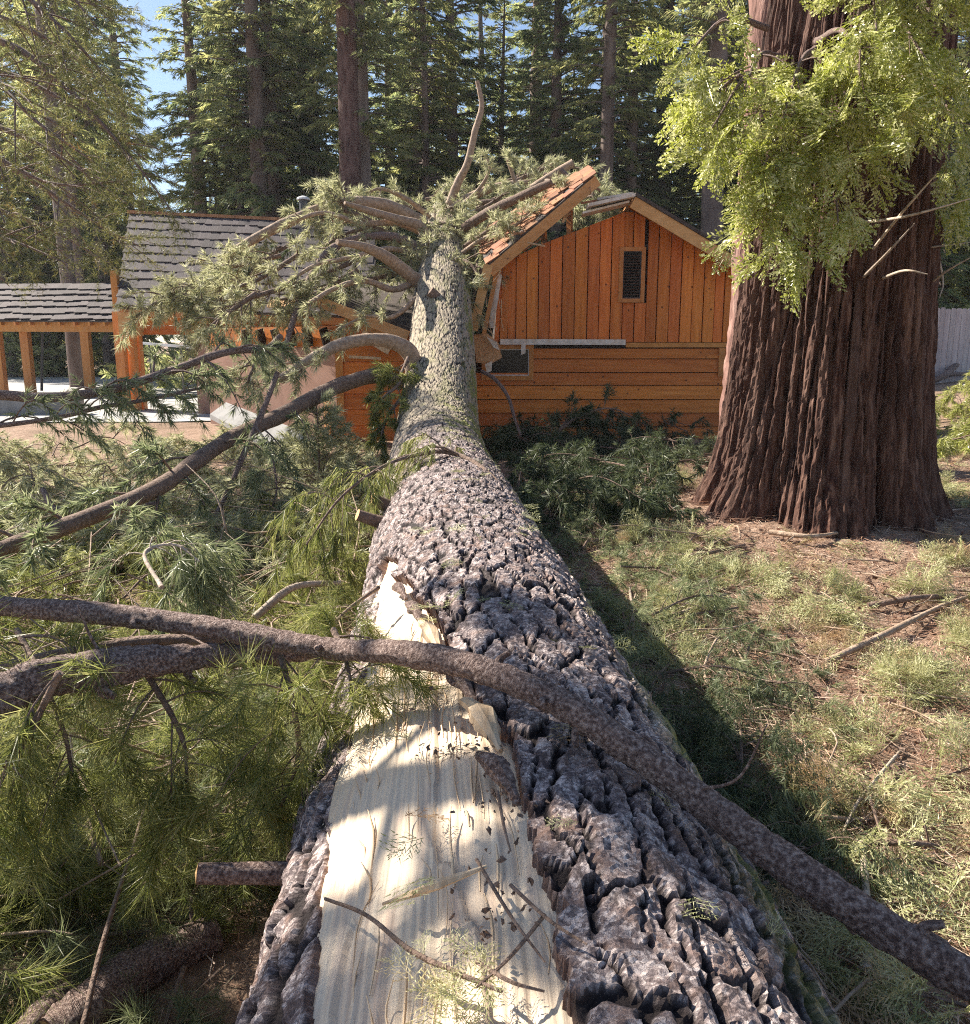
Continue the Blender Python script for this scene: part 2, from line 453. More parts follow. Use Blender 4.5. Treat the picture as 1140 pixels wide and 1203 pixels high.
def sapwood_mat():
    m, t, b = new_mat('exposed_wood')
    u = attr(t, 'fu'); v = attr(t, 'fv')
    cb = t.nodes.new('ShaderNodeCombineXYZ'); t.links.new(u, cb.inputs[0]); t.links.new(v, cb.inputs[1])
    n = t.nodes.new('ShaderNodeTexNoise'); n.inputs['Scale'].default_value = 1; n.inputs['Detail'].default_value = 6; t.links.new(cb.outputs[0], n.inputs['Vector'])
    c = ramp(t, n.outputs['Fac'], [(.20, (.50, .37, .25)), (.36, (.66, .52, .37)), (.7, (.72, .59, .43))])
    st = attr(t, 'stain')
    c = mix(t, st, c, (.46, .23, .16))
    t.links.new(c, b.inputs['Base Color']); b.inputs['Roughness'].default_value = .6
    bump(t, b, n.outputs['Fac'], .5, .004)
    return m

def cedar_bark_mat():
    m, t, b = new_mat('furrowed_bark')
    h = attr(t, 'relief'); r = attr(t, 'rnd')
    n = noise(t, 15, 7, (1, 1, .09), rough=.65)
    c1 = ramp(t, n, [(.34, (.025, .010, .007)), (.5, (.085, .036, .024)), (.66, (.25, .145, .105))])
    c1 = mix(t, ramp(t, r, [(0, (0, 0, 0)), (1, (.6, .6, .6))]), c1, (.12, .068, .05))
    c = mix(t, ramp(t, h, [(.05, (0, 0, 0)), (.5, (1, 1, 1))]), (.016, .006, .004), c1)
    t.links.new(c, b.inputs['Base Color']); b.inputs['Roughness'].default_value = .85; b.inputs['Specular IOR Level'].default_value = .25
    bump(t, b, noise(t, 45, 7, (1, 1, .14), rough=.7), 1.0, .02)
    return m

def cedar_board_mat(name, stops, stretch, rv=.22, knots=True):
    m, t, b = new_mat(name)
    n = noise(t, 6, 6, stretch, rnd=True)
    c = ramp(t, n, stops)
    if knots:
        tc = t.nodes.new('ShaderNodeTexCoord'); vo = t.nodes.new('ShaderNodeTexVoronoi'); vo.inputs['Scale'].default_value = 4.2; vo.inputs['Randomness'].default_value = 1
        t.links.new(tc.outputs['Object'], vo.inputs['Vector'])
        k = ramp(t, vo.outputs['Distance'], [(.06, (1, 1, 1)), (.12, (0, 0, 0))])
        c = mix(t, k, c, (.16, .045, .012))
    c = objrand(t, c, rv, .006)
    t.links.new(c, b.inputs['Base Color']); b.inputs['Roughness'].default_value = .55; b.inputs['Specular IOR Level'].default_value = .3
    bump(t, b, noise(t, 14, 6, stretch, rnd=True), .25, .006)
    return m

CED = [(.25, (.42, .115, .02)), (.5, (.61, .178, .032)), (.75, (.73, .25, .055))]
M = {}
M['bark_log'] = bark_log_mat()
M['sapwood'] = sapwood_mat()
M['bark_cedar'] = cedar_bark_mat()
M['limb'] = surf('limb_bark', [(.25, (.10, .066, .05)), (.5, (.20, .135, .10)), (.75, (.31, .225, .18))], 26, (1, 1, 1), .82, .9, .02)
M['limb_red'] = surf('red_limb_bark', [(.34, (.10, .06, .05)), (.5, (.26, .175, .145)), (.66, (.52, .40, .345))], 95, (1, 1, 1), .8, 1.0, .02)
M['limb_pale'] = surf('pale_limb_bark', [(.25, (.22, .15, .10)), (.5, (.36, .26, .185)), (.75, (.5, .39, .30))], 18, (1, 1, 1), .8, .6, .02)
M['dead'] = surf('weathered_stick', [(.3, (.24, .18, .13)), (.5, (.40, .32, .25)), (.75, (.56, .48, .40))], 30, (1, 1, 1), .85, .5, .01, rv=.25)
M['cutend'] = surf('cut_wood_end', [(.3, (.50, .28, .11)), (.6, (.66, .42, .20))], 30, (1, 1, 1), .7, .3, .01)
M['splinter'] = surf('fresh_splinter', [(.3, (.52, .34, .19)), (.6, (.72, .54, .35))], 40, (1, .1, .1), .65, .5, .006)
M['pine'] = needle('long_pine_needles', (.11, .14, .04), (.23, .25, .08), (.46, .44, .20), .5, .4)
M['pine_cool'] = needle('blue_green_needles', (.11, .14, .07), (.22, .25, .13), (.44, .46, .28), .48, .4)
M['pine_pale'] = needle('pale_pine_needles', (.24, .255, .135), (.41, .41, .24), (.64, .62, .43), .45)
M['olive'] = needle('olive_needles', (.065, .08, .03), (.125, .135, .05), (.28, .25, .11), .46, dead=(.26, .16, .06))
M['cedar_leaf'] = needle('cedar_sprays', (.22, .25, .05), (.40, .42, .11), (.68, .66, .40), .45, .28)
M['fir_litter'] = needle('fallen_fir_sprays', (.24, .26, .10), (.42, .42, .20), (.66, .63, .40), .3, dead=(.42, .29, .17), dth=.55)
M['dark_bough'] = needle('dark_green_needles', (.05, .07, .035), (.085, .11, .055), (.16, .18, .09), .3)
M['far_fir'] = needle('forest_fir_needles', (.11, .145, .075), (.22, .255, .12), (.46, .47, .23), .64)
M['far_pine'] = needle('forest_pine_needles', (.15, .175, .08), (.29, .31, .135), (.56, .53, .26), .64)
M['far_bark'] = surf('forest_bark', [(.3, (.09, .065, .055)), (.5, (.17, .125, .11)), (.75, (.27, .215, .19))], 3, (1, 1, .25), .9, .8, .05, rv=.25)
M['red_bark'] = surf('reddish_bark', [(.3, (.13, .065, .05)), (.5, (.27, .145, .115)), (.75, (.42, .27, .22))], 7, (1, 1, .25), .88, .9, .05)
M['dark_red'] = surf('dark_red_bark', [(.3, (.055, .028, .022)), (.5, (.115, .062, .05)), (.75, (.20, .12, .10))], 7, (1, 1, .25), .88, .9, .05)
M['chips'] = needle('bark_chips', (.06, .03, .022), (.20, .10, .065), (.46, .30, .21), .02, .8)
M['litter'] = needle('dry_needles', (.16, .075, .045), (.48, .28, .185), (.76, .60, .47), .15, .6)
M['board_v'] = cedar_board_mat('cedar_boards', CED, (3.5, 3.5, .25))
M['board_h'] = cedar_board_mat('cedar_lap_boards', CED, (.25, 3.5, 3.5), .16)
M['trim'] = cedar_board_mat('cedar_trim', [(.25, (.40, .15, .04)), (.6, (.56, .235, .07))], (1, 1, 1), .08, False)
M['fascia'] = cedar_board_mat('pale_cedar_fascia', [(.25, (.50, .25, .09)), (.6, (.66, .37, .155))], (.6, 2, 2), .06, False)
M['post'] = cedar_board_mat('orange_timber', [(.25, (.44, .17, .045)), (.6, (.62, .27, .08))], (2, 2, .4), .1, False)
M['plywood'] = surf('pinkish_stained_wall', [(.3, (.30, .17, .125)), (.6, (.38, .225, .17))], 2.5, (1, 1, 1), .85, .1, .01)
M['white_torn'] = surf('torn_pale_board', [(.3, (.52, .43, .33)), (.6, (.76, .70, .62))], 10, (1, 1, 1), .8, .4, .01)
M['insul'] = surf('broken_particle_board', [(.3, (.46, .23, .10)), (.6, (.62, .37, .19))], 18, (1, 1, 1), .9, .8, .03)
M['shingle'] = surf('weathered_shingle', [(.3, (.045, .035, .037)), (.55, (.085, .066, .066)), (.8, (.15, .12, .115))], 9, (2, .4, .4), .8, .5, .01, rv=.3)
M['shingle_red'] = surf('orange_cedar_shingle', [(.3, (.20, .085, .042)), (.55, (.34, .155, .08)), (.8, (.48, .26, .15))], 9, (2, .4, .4), .8, .5, .01, rv=.3)
M['roofdeck'] = surf('dark_roof_edge', [(.3, (.05, .038, .033)), (.6, (.09, .07, .06))], 8)
M['darkwood'] = surf('dark_opening', [(.3, (.03, .025, .022)), (.6, (.05, .04, .035))], 4)
M['fence'] = surf('weathered_fence_board', [(.3, (.42, .34, .33)), (.55, (.54, .46, .44)), (.8, (.64, .56, .53))], 5, (3, 3, .3), .85, .4, .01, rv=.12)
M['concrete'] = surf('concrete', [(.3, (.19, .185, .18)), (.6, (.27, .265, .26))], 3, (1, 1, 1), .9, .3, .02)
M['pave'] = surf('pale_gravel_lot', [(.3, (.33, .32, .31)), (.6, (.46, .45, .43))], 1.2, (1, 1, 1), .9, .4, .05)
M['metal'] = surf('dark_metal', [(.3, (.05, .05, .052)), (.6, (.09, .09, .095))], 5, (1, 1, 1), .5, .1, .01)
M['whitecap'] = surf('galvanised_cap', [(.3, (.55, .55, .55)), (.6, (.7, .7, .7))], 5, (1, 1, 1), .45, .1, .01)
M['mossclump'] = needle('moss', (.16, .18, .03), (.26, .28, .05), (.40, .40, .10), .3)
gl, t_, b_ = new_mat('window_glass')
b_.inputs['Base Color'].default_value = (.012, .016, .016, 1); b_.inputs['Roughness'].default_value = .12; b_.inputs['Specular IOR Level'].default_value = .2
M['glass'] = gl
M['blind'] = surf('brown_blind', [(.3, (.10, .055, .04)), (.6, (.15, .085, .06))], 5, (1, 1, 1), .6, .1, .01)

def ground_mat():
    m, t, b = new_mat('forest_floor')
    n = noise(t, 1.1, 6); n2 = noise(t, 14, 6, rough=.7); n3 = noise(t, 60, 5, rough=.7)
    c = ramp(t, n2, [(.32, (.09, .05, .036)), (.5, (.32, .20, .14)), (.68, (.56, .42, .325))])
    c = mix(t, ramp(t, n3, [(.35, (0, 0, 0)), (.7, (.8, .8, .8))]), c, (.46, .34, .25))
    c = mix(t, ramp(t, n, [(.45, (0, 0, 0)), (.7, (.7, .7, .7))]), c, (.15, .10, .06))
    t.links.new(c, b.inputs['Base Color']); b.inputs['Roughness'].default_value = .92; b.inputs['Specular IOR Level'].default_value = .15
    bump(t, b, n3, .9, .03)
    return m
M['ground'] = ground_mat()

# ------------------------------------------------------------------ ground
def gz(x, y):
    x = np.asarray(x, float); y = np.asarray(y, float)
    z = .36 * ss(5, 16, y) + .34 * np.exp(-((x - 4.0) ** 2 + (y - 9.6) ** 2) / (2 * 2.0 ** 2))
    z = z + .10 * np.clip(x - 5, 0, 12) * ss(4, 14, y)
    z = z + .10 * (fbm(x * .5 + 11, y * .5, 3, 3) - .5) * ss(60, 12, np.hypot(x, y))
    return z

def axis_coords(lo, hi, d, far):
    a = list(np.arange(lo, hi, d)); s = d; v = hi
    while v < far: a.append(v); s *= 1.13; v += s
    s = d; v = lo - d
    b = []
    while v > -far: b.append(v); s *= 1.13; v -= s
    return np.array(b[::-1] + a)
gx = axis_coords(-6, 7.5, .095, 900); gy = axis_coords(.6, 12, .095, 900)
X, Y = np.meshgrid(gx, gy, indexing='ij'); Z = gz(X, Y)
near = ss(30, 10, np.hypot(X, Y))
Z = Z + near * (.05 * (fbm(X * 3, Y * 3, 21, 4) - .5) + .03 * (vn(X * 11, Y * 11, 5) - .5))
ni, nj = X.shape
I, J = np.meshgrid(np.arange(ni - 1), np.arange(nj - 1), indexing='ij')
F = np.stack([I * nj + J, (I + 1) * nj + J, (I + 1) * nj + J + 1, I * nj + J + 1], -1).reshape(-1, 4)
o = Acc().add(np.stack([X, Y, Z], -1).reshape(-1, 3), F).obj('ground', M['ground'], smooth=True); tag(o, kind='structure')

# pale lot behind the left buildings, laid as a sheet just above the ground
xs = np.linspace(-34, -3.2, 60); ys = np.linspace(20.5, 46, 50)
X, Y = np.meshgrid(xs, ys, indexing='ij'); Z = gz(X, Y) + .03
ni, nj = X.shape; I, J = np.meshgrid(np.arange(ni - 1), np.arange(nj - 1), indexing='ij')
F = np.stack([I * nj + J, (I + 1) * nj + J, (I + 1) * nj + J + 1, I * nj + J + 1], -1).reshape(-1, 4)
o = Acc().add(np.stack([X, Y, Z], -1).reshape(-1, 3), F).obj('pavement', M['pave'], smooth=True); tag(o, kind='structure')

# ------------------------------------------------------------------ cabin
CY = 17.0
def cabin():
    base = at(715, 515, CY); root = empty('cabin', (base[0], CY, base[2]))
    tag(root, 'orange cedar cabin with its gable roof smashed under the fallen trunk', 'cabin')
    zb = at(700, 516, CY)[2]; zband = at(700, 404, CY)[2]
    XL = at(556, 450, CY)[0]; XR = at(872, 450, CY)[0]
    # shell behind the cladding
    gab = [at(556, 516, CY), at(872, 516, CY), at(872, 316, CY), at(737, 247, CY), at(592, 310, CY), at(581, 400, CY), at(556, 404, CY)]
    gab = [np.array([p[0], CY + .06, p[2]]) for p in gab]
    gab[1][0] = gab[2][0] = XR
    prism(gab, (0, 6.0, 0)).obj('wall', M['darkwood'], root)
    # vertical boards of the gable
    edges = [580, 586.5, 596, 606, 618.5, 632, 645, 659.5, 674, 689, 702.5, 716, 730, 744, 757.5, 770, 784, 797.5, 811, 824, 837, 848, 857, 866]
    rng = np.random.RandomState(4)
    def top(px):
        return np.interp(px, [578, 592, 610, 640, 690, 737, 872], [312, 309, 299, 285, 265, 246, 314])
    for i in range(len(edges) - 1):
        a, b = edges[i] + .5, edges[i + 1] - .5
        lean = max(0, (600 - a)) * .35
        ya = CY - (.035 if i % 2 else .012)
        def piece(t0a, t0b, b0):
            pa = at(a, b0, CY); pb = at(b, b0, CY); ta = at(a + lean, t0a, CY); tb = at(b + lean, t0b, CY)
            P = [pa, pb, tb, ta]
            if lean == 0:
                P[3][0] = pa[0]; P[2][0] = pb[0]
            P = [np.array([p[0], ya, p[2]]) for p in P]
            prism(P, (0, .07, 0)).obj('board', M['board_v'], root)
        if 716 <= edges[i] < 757 and edges[i + 1] <= 758 and edges[i] >= 729:
            piece(top(a), top(b), 290.5 if True else 0); piece(356, 356, 402)
        else:
            piece(top(a), top(b), 402)
    # lap boards below
    ys = [408.5, 421, 437, 452, 468.5, 484.5, 500, 515.5]
    for i in range(len(ys) - 1):
        z1 = at(700, ys[i], CY)[2] - .012; z0 = at(700, ys[i + 1], CY)[2]
        spans = [(XL, XR)]
        if i < 2: spans = [(at(626, 430, CY)[0], XR)]
        for (x0, x1) in spans:
            P = [np.array([x0, CY - .012, z1 - .004]), np.array([x0, CY + .04, z1 - .004]), np.array([x0, CY + .04, z0]), np.array([x0, CY - .045, z0])]
            prism(P, (x1 - x0, 0, 0)).obj('lap_board', M['board_h'], root)
    # band between the storeys, corner board
    Acc().add(*box(at(735, 404, CY)[0], XR, CY - .06, CY + .04, at(700, 408, CY)[2], at(700, 402.5, CY)[2])).obj('band_board', M['trim'], root)
    Acc().add(*box(at(844, 420, CY)[0], at(851, 420, CY)[0], CY - .065, CY + .04, at(845, 442, CY)[2], at(845, 408.5, CY)[2])).obj('corner_board', M['trim'], root)
    # gable window
    def window(l, t, r, b, fw, blind):
        zt = at(l, t, CY)[2]; zl = at(l, b, CY)[2]; x0 = at(l, (t + b) / 2, CY)[0]; x1 = at(r, (t + b) / 2, CY)[0]
        a = Acc()
        a.add(*box(x0, x0 + fw, CY - .06, CY + .05, zl, zt)); a.add(*box(x1 - fw, x1, CY - .06, CY + .05, zl, zt))
        a.add(*box(x0 + fw, x1 - fw, CY - .058, CY + .05, zt - fw, zt)); a.add(*box(x0 + fw, x1 - fw, CY - .075, CY + .05, zl, zl + fw))
        wn = a.obj('window', M['trim'], root)
        Acc().add(*box(x0 + fw, x1 - fw, CY - .005, CY + .012, zl + fw, zt - fw)).obj('pane', M['glass'], wn)
        a = Acc(); s = .018
        for (p, q, c, d) in ((x0 + fw, x0 + fw + s, zl + fw, zt - fw), (x1 - fw - s, x1 - fw, zl + fw, zt - fw), (x0 + fw + s, x1 - fw - s, zt - fw - s, zt - fw), (x0 + fw + s, x1 - fw - s, zl + fw, zl + fw + s)):
            a.add(*box(p, q, CY - .03, CY - .0055, c, d))
        a.obj('sash', M['whitecap'] if not blind else M['metal'], wn)
        if blind:
            a = Acc(); n = 16
            for k in range(n):
                z = zl + fw + .02 + (zt - zl - 2 * fw - .04) * k / n
                V, Fb = beam((x0 + fw + .02, CY - .018, z), (x1 - fw - .02, CY - .018, z), .022, .005, (0, .5, 1)); a.add(V, Fb)
            a.obj('blind', M['blind'], wn)
        return wn
    window(727, 290.5, 757.5, 355.5, .075, True)
    window(566, 404.5, 627, 446.5, .09, False)
    # right roof slope
    A = at(744, 236, CY - .55); B = at(866, 309, CY - .55); A[1] = B[1] = CY - .55
    sl = unit(B - A); nrm = np.array([-sl[2], 0, sl[0]])
    if nrm[2] < 0: nrm = -nrm
    ext = B + sl * .5
    V, Fb = beam(A - nrm * .02, ext - nrm * .02, .045, .21, nrm); Acc().add(V, Fb).obj('fascia_board', M['fascia'], root)
    pr = [A + nrm * .09 - sl * .03 + [0, -.05, 0], ext + nrm * .09 + [0, -.05, 0], ext + nrm * .15 + [0, -.05, 0], A + nrm * .15 - sl * .03 + [0, -.05, 0]]
    roof = prism(pr, (0, 6.9, 0)).obj('roof', M['roofdeck'], root)
    sf = [A - nrm * .03 + [0, .03, 0], ext - nrm * .03 + [0, .03, 0], ext + nrm * .085 + [0, .03, 0], A + nrm * .085 + [0, .03, 0]]
    prism(sf, (0, 6.6, 0)).obj('soffit', M['post'], root)
    # torn pale sheathing left at the ridge
    rg = np.random.RandomState(8)
    for k, (p, q, wd) in enumerate([((690, 243, 16.5), (744, 231, 16.5), .16), ((684, 252, 16.7), (738, 239, 16.65), .10), ((700, 236, 17.2), (742, 229, 17.2), .12)]):
        V, Fb = beam(at(*p), at(*q), .5, wd * .35); Acc().add(V, Fb).obj('torn_sheathing', M['white_torn'], root)
    # lifted left roof panel: front edge, rear edge
    FA = at(573, 313, 16.45); FB = at(698, 207, 16.45); BA = at(560, 278, 18.1); BB = at(690, 199, 17.4)
    V = np.array([FA, FB, BB, BA]); nn = unit(np.cross(FB - FA, BA - FA)); nn = nn if nn[2] > 0 else -nn
    panel = prism(list(V), nn * .03).obj('roof_panel', M['roofdeck'], root)
    u = unit(FB - FA)
    V, Fb = beam(FA - nn * .10 - u * .03, FB - nn * .10 + u * .02, .05, .20, nn); Acc().add(V, Fb).obj('fascia_board', M['fascia'], root)
    V, Fb = beam(FA - nn * .12 + [0, .12, 0], FB - nn * .12 + [0, .12, 0], .05, .12, nn); Acc().add(V, Fb).obj('rafter', M['post'], root)
    # shingles on it, some slipped
    L = np.linalg.norm(FB - FA); W = np.linalg.norm(BA - FA); v = unit(BA - FA)
    sh = None
    rows = 11
    for i in range(rows):
        ra = FA + (FB - FA) * i / rows; rb = BA + (BB - BA) * i / rows; W = np.linalg.norm(rb - ra); v = unit(rb - ra); nsh = max(3, int(W / .24))
        for j in range(nsh):
            if rg.uniform() < .06: continue
            w_ = W / nsh * .95
            if sh is None:
                acc = Acc(); Vb, Fb = box(-.5, .5, 0, 1, 0, 1); acc.add(Vb, Fb); sh = acc.mesh('shingle', M['shingle_red'])
            c = ra + v * (W * (j + .5 + .25 * (i % 2)) / (nsh + .25)) + nn * (.035 + abs(rg.normal()) * .012)
            s = bpy.data.objects.new('shingle', sh); COL.objects.link(s); s.parent = panel
            import mathutils
            jr = rg.normal() * .16
            ux = unit(v + u * jr); uy = unit(u - v * jr + nn * -.09); uz = np.cross(ux, uy)
            if np.dot(uz, nn) < 0: ux = -ux; uz = -uz
            mt = mathutils.Matrix(((ux[0] * w_, uy[0] * L / rows * 1.3, uz[0] * .022, c[0]), (ux[1] * w_, uy[1] * L / rows * 1.3, uz[1] * .022, c[1]), (ux[2] * w_, uy[2] * L / rows * 1.3, uz[2] * .022, c[2]), (0, 0, 0, 1)))
            s.matrix_parent_inverse = mathutils.Matrix.Translation(panel.location).inverted() if False else mathutils.Matrix.Identity(4)
            s.matrix_basis = mathutils.Matrix.Translation(-Vector(root.location) - Vector(panel.location)) @ mt
    for k in range(26):
        f_ = rg.uniform(0, 1); p0 = (FA * (1 - f_) + FB * f_) + nn * rg.uniform(-.25, .02) + [0, rg.uniform(.0, .5), 0]; d = unit(u * rg.uniform(-1, 1) + rg.normal(size=3) * .5) * rg.uniform(.15, .5)
        V, Fb = beam(p0, p0 + d, .012, rg.uniform(.015, .06), nn); Acc().add(V, Fb).obj('splinter', M['splinter'] if k % 2 else M['shingle_red'], root)
    for f_ in (.25, .5, .75):
        p0 = FA * (1 - f_) + FB * f_ - nn * .14 + [0, .3, 0]; V, Fb = beam(p0, p0 + np.array([.15, 1.4, -.35]), .05, .14, nn); Acc().add(V, Fb).obj('rafter', M['post'], root)
    # broken-down lower left roof edge
    V, Fb = beam(at(574, 311, 16.42), at(556, 388, 16.35), .06, .17, (1, 0, 0)); Acc().add(V, Fb).obj('snapped_fascia', M['fascia'], root)
    V, Fb = beam(at(584, 318, 16.6), at(568, 396, 16.5), .05, .08, (1, 0, 0)); Acc().add(V, Fb).obj('snapped_rafter', M['post'], root)
    V, Fb = beam(at(566, 318, 16.7), at(551, 372, 16.6), .5, .06, (1, 0, 0)); Acc().add(V, Fb).obj('snapped_deck', M['roofdeck'], root)
    V, Fb = beam(at(587, 322, 16.7), at(577, 385, 16.7), .03, .10, (1, 0, 0)); Acc().add(V, Fb).obj('torn_sheathing', M['white_torn'], root)
    # long pale snapped trim board, torn sheets and lumps at the corner
    V, Fb = beam(at(588, 401.5, CY - .12), at(735, 402, CY - .12), .05, .105); Acc().add(V, Fb).obj('snapped_trim_board', M['white_torn'], root)
    def lump(name, pts, d, mat):
        P = [np.array(at(*p)) for p in pts]
        prism(P, d).obj(name, mat, root)
    lump('broken_sheathing', [(556, 394, 16.5), (572, 392, 16.45), (586, 404, 16.5), (590, 420, 16.5), (576, 428, 16.45), (560, 426, 16.5)], (0, .09, .02), M['insul'])
    lump('torn_sheet', [(572, 396, 16.4), (583, 402, 16.38), (586, 411, 16.4), (580, 408, 16.4)], (.01, .02, 0), M['white_torn'])
    lump('torn_sheet', [(570, 428, 16.4), (578, 424, 16.38), (577, 436, 16.4), (572, 438, 16.4)], (.01, .02, 0), M['white_torn'])
    lump('torn_sheet', [(613, 401, 16.75), (617, 402, 16.73), (617, 415, 16.75), (612, 417, 16.75)], (.01, .02, 0), M['white_torn'])
    for k in range(12):
        p0 = at(rg.uniform(570, 592), rg.uniform(330, 395), 16.55); d = unit(rg.normal(size=3) * [.4, .3, 1]) * rg.uniform(.2, .45)
        V, Fb = beam(p0, p0 + d, .012, rg.uniform(.02, .06), (0, 1, .1)); Acc().add(V, Fb).obj('splinter', M['splinter'], root)
    Acc().add(*box(XL + .3, XR - .1, CY + .1, CY + 5.9, zb - .35, zb - .001)).obj('foundation', M['darkwood'], root)
    # ---- low left wing, same building
    c0 = at(400, 490, 16.2); zg = c0[2] - .45; ztop = at(400, 386, 16.2)[2]
    fx0 = c0[0]; fx1 = at(520, 450, 16.2)[0]
    n = 7
    for i in range(n):
        z0 = zg + (ztop - zg) * i / n; z1 = zg + (ztop - zg) * (i + 1) / n
        P = [np.array([fx0, 16.19, z1 - .006]), np.array([fx0, 16.25, z1 - .006]), np.array([fx0, 16.25, z0]), np.array([fx0, 16.155, z0])]
        prism(P, (fx1 - fx0, 0, 0)).obj('lap_board', M['board_h'], root)
    V, Fb = box(fx0 - .05, fx0 + .09, 16.13, 16.24, zg, ztop); Acc().add(V, Fb).obj('corner_board', M['trim'], root)
    l0 = np.array([c0[0] - .05, 16.26, zg]); l1 = at(246, 470, 19.6); l1[2] = zg
    hw = ztop - zg
    wl = prism([l0, l1, l1 + [0, 0, hw - .35], l0 + [0, 0, hw - .35]], (.06, .08, 0)).obj('side_wall', M['plywood'], root)
    prism([l0 + [.02, .03, hw - .345], l1 + [.02, .03, hw - .345], l1 + [.02, .03, hw + .05], l0 + [.02, .03, hw + .05]], (.05, .07, 0)).obj('upper_wall', M['board_h'], root)
    dl = unit(l1 - l0); nl = unit(np.cross(dl, [0, 0, 1.0])); nl = nl if nl[1] < 0 else -nl
    for k in range(6):
        q = l0 + dl * (.25 + .55 * k) + [0, 0, hw - .33]
        V, Fb = beam(q + nl * .0, q + [0, 0, .34] + nl * .10, .05, .17, nl); Acc().add(V, Fb).obj('rafter_tail', M['darkwood'], root)
    prism([l0 + dl * .2 + nl * .03 + [0, 0, 0], l0 + dl * .38 + nl * .03, l0 + dl * .38 + nl * .03 + [0, 0, .75], l0 + dl * .2 + nl * .03 + [0, 0, .75]], nl * .03).obj('leaning_board', M['fascia'], root)
    RA = at(374, 347, 15.75); RB = at(482, 389, 15.75); RC = at(500, 330, 20.0); RD = at(318, 352, 19.6)
    nr = unit(np.cross(RB - RA, RD - RA)); nr = nr if nr[2] > 0 else -nr
    prism([RA, RB, RC, RD], nr * .06).obj('wing_roof', M['roofdeck'], root)
    V, Fb = beam(RA - nr * .10, RB - nr * .10, .05, .19, nr); Acc().add(V, Fb).obj('fascia_board', M['fascia'], root)
    V, Fb = beam(RA - nr * .10 + unit(RD - RA) * .03, RD - nr * .10, .05, .17, nr); Acc().add(V, Fb).obj('fascia_board', M['fascia'], root)
    # torn, hanging planks of the crushed wing
    for (p, q, wd) in [((412, 372, 16.0), (470, 398, 15.9), .28), ((425, 392, 15.9), (458, 412, 15.85), .16), ((410, 419, 15.95), (448, 421, 15.95), .05)]:
        V, Fb = beam(at(*p), at(*q), .03, wd); Acc().add(V, Fb).obj('torn_plank', M['splinter'] if wd < .2 else M['fascia'], root)
    return root
cabin()

# ------------------------------------------------------------------ shingle buildings on the left
def shingle_roof(parent, e0, e1, r0, r1, rows, cols, mat, rng, th=.03):
    """roof plane between eave e0-e1 and ridge r0-r1 with every shingle a part"""
    import mathutils
    e0, e1, r0, r1 = map(lambda a: np.asarray(a, float), (e0, e1, r0, r1))
    nn = unit(np.cross(e1 - e0, r0 - e0)); nn = nn if nn[2] > 0 else -nn
    deck = prism([e0, e1, r1, r0], -nn * .05).obj('roof', M['roofdeck'], parent)
    ms = []
    for k in range(4):
        Vb, Fb = box(-.5, .5, 0, 1, 0, 1); Vb = Vb.copy(); Vb[:, 0] += np.where(Vb[:, 1] < .5, rng.normal(size=8) * .015, 0); Vb[:, 1] += np.where(Vb[:, 1] < .5, rng.normal() * .05, 0)
        ms.append(Acc().add(Vb, Fb).mesh('shingle', mat))
    off = -Vector(parent.location)
    for i in range(rows):
        a0 = e0 + (r0 - e0) * i / rows; a1 = e1 + (r1 - e1) * i / rows
        a0n = e0 + (r0 - e0) * (i + 1) / rows
        up = unit(a0n - a0); hgt = np.linalg.norm(a0n - a0)
        L = np.linalg.norm(a1 - a0); u = unit(a1 - a0); x = -rng.uniform(0, .2) * (i % 2)
        w0 = L / cols
        while x < L - .05:
            ww = w0 * rng.uniform(.7, 1.3)
            if x < 0: ww = max(ww, .15 - x)
            xa = max(x, 0); xb = min(x + ww, L)
            c = a0 + u * (xa + xb) / 2 - up * hgt * rng.uniform(.02, .08) + nn * .045
            uy = unit(up - nn * .06); uz = np.cross(u, uy); uz = uz if np.dot(uz, nn) > 0 else -uz
            s = bpy.data.objects.new('shingle', ms[rng.randint(4)]); COL.objects.link(s); s.parent = deck
            k = np.column_stack([u * (xb - xa) * .965, uy * hgt * 1.25, uz * th * rng.uniform(.8, 1.4)])
            mt = mathutils.Matrix([[*k[r_], c[r_]] for r_ in range(3)] + [[0, 0, 0, 1]])
            s.matrix_basis = mathutils.Matrix.Translation(off - Vector(deck.location)) @ mt
            x += ww
    return deck, nn

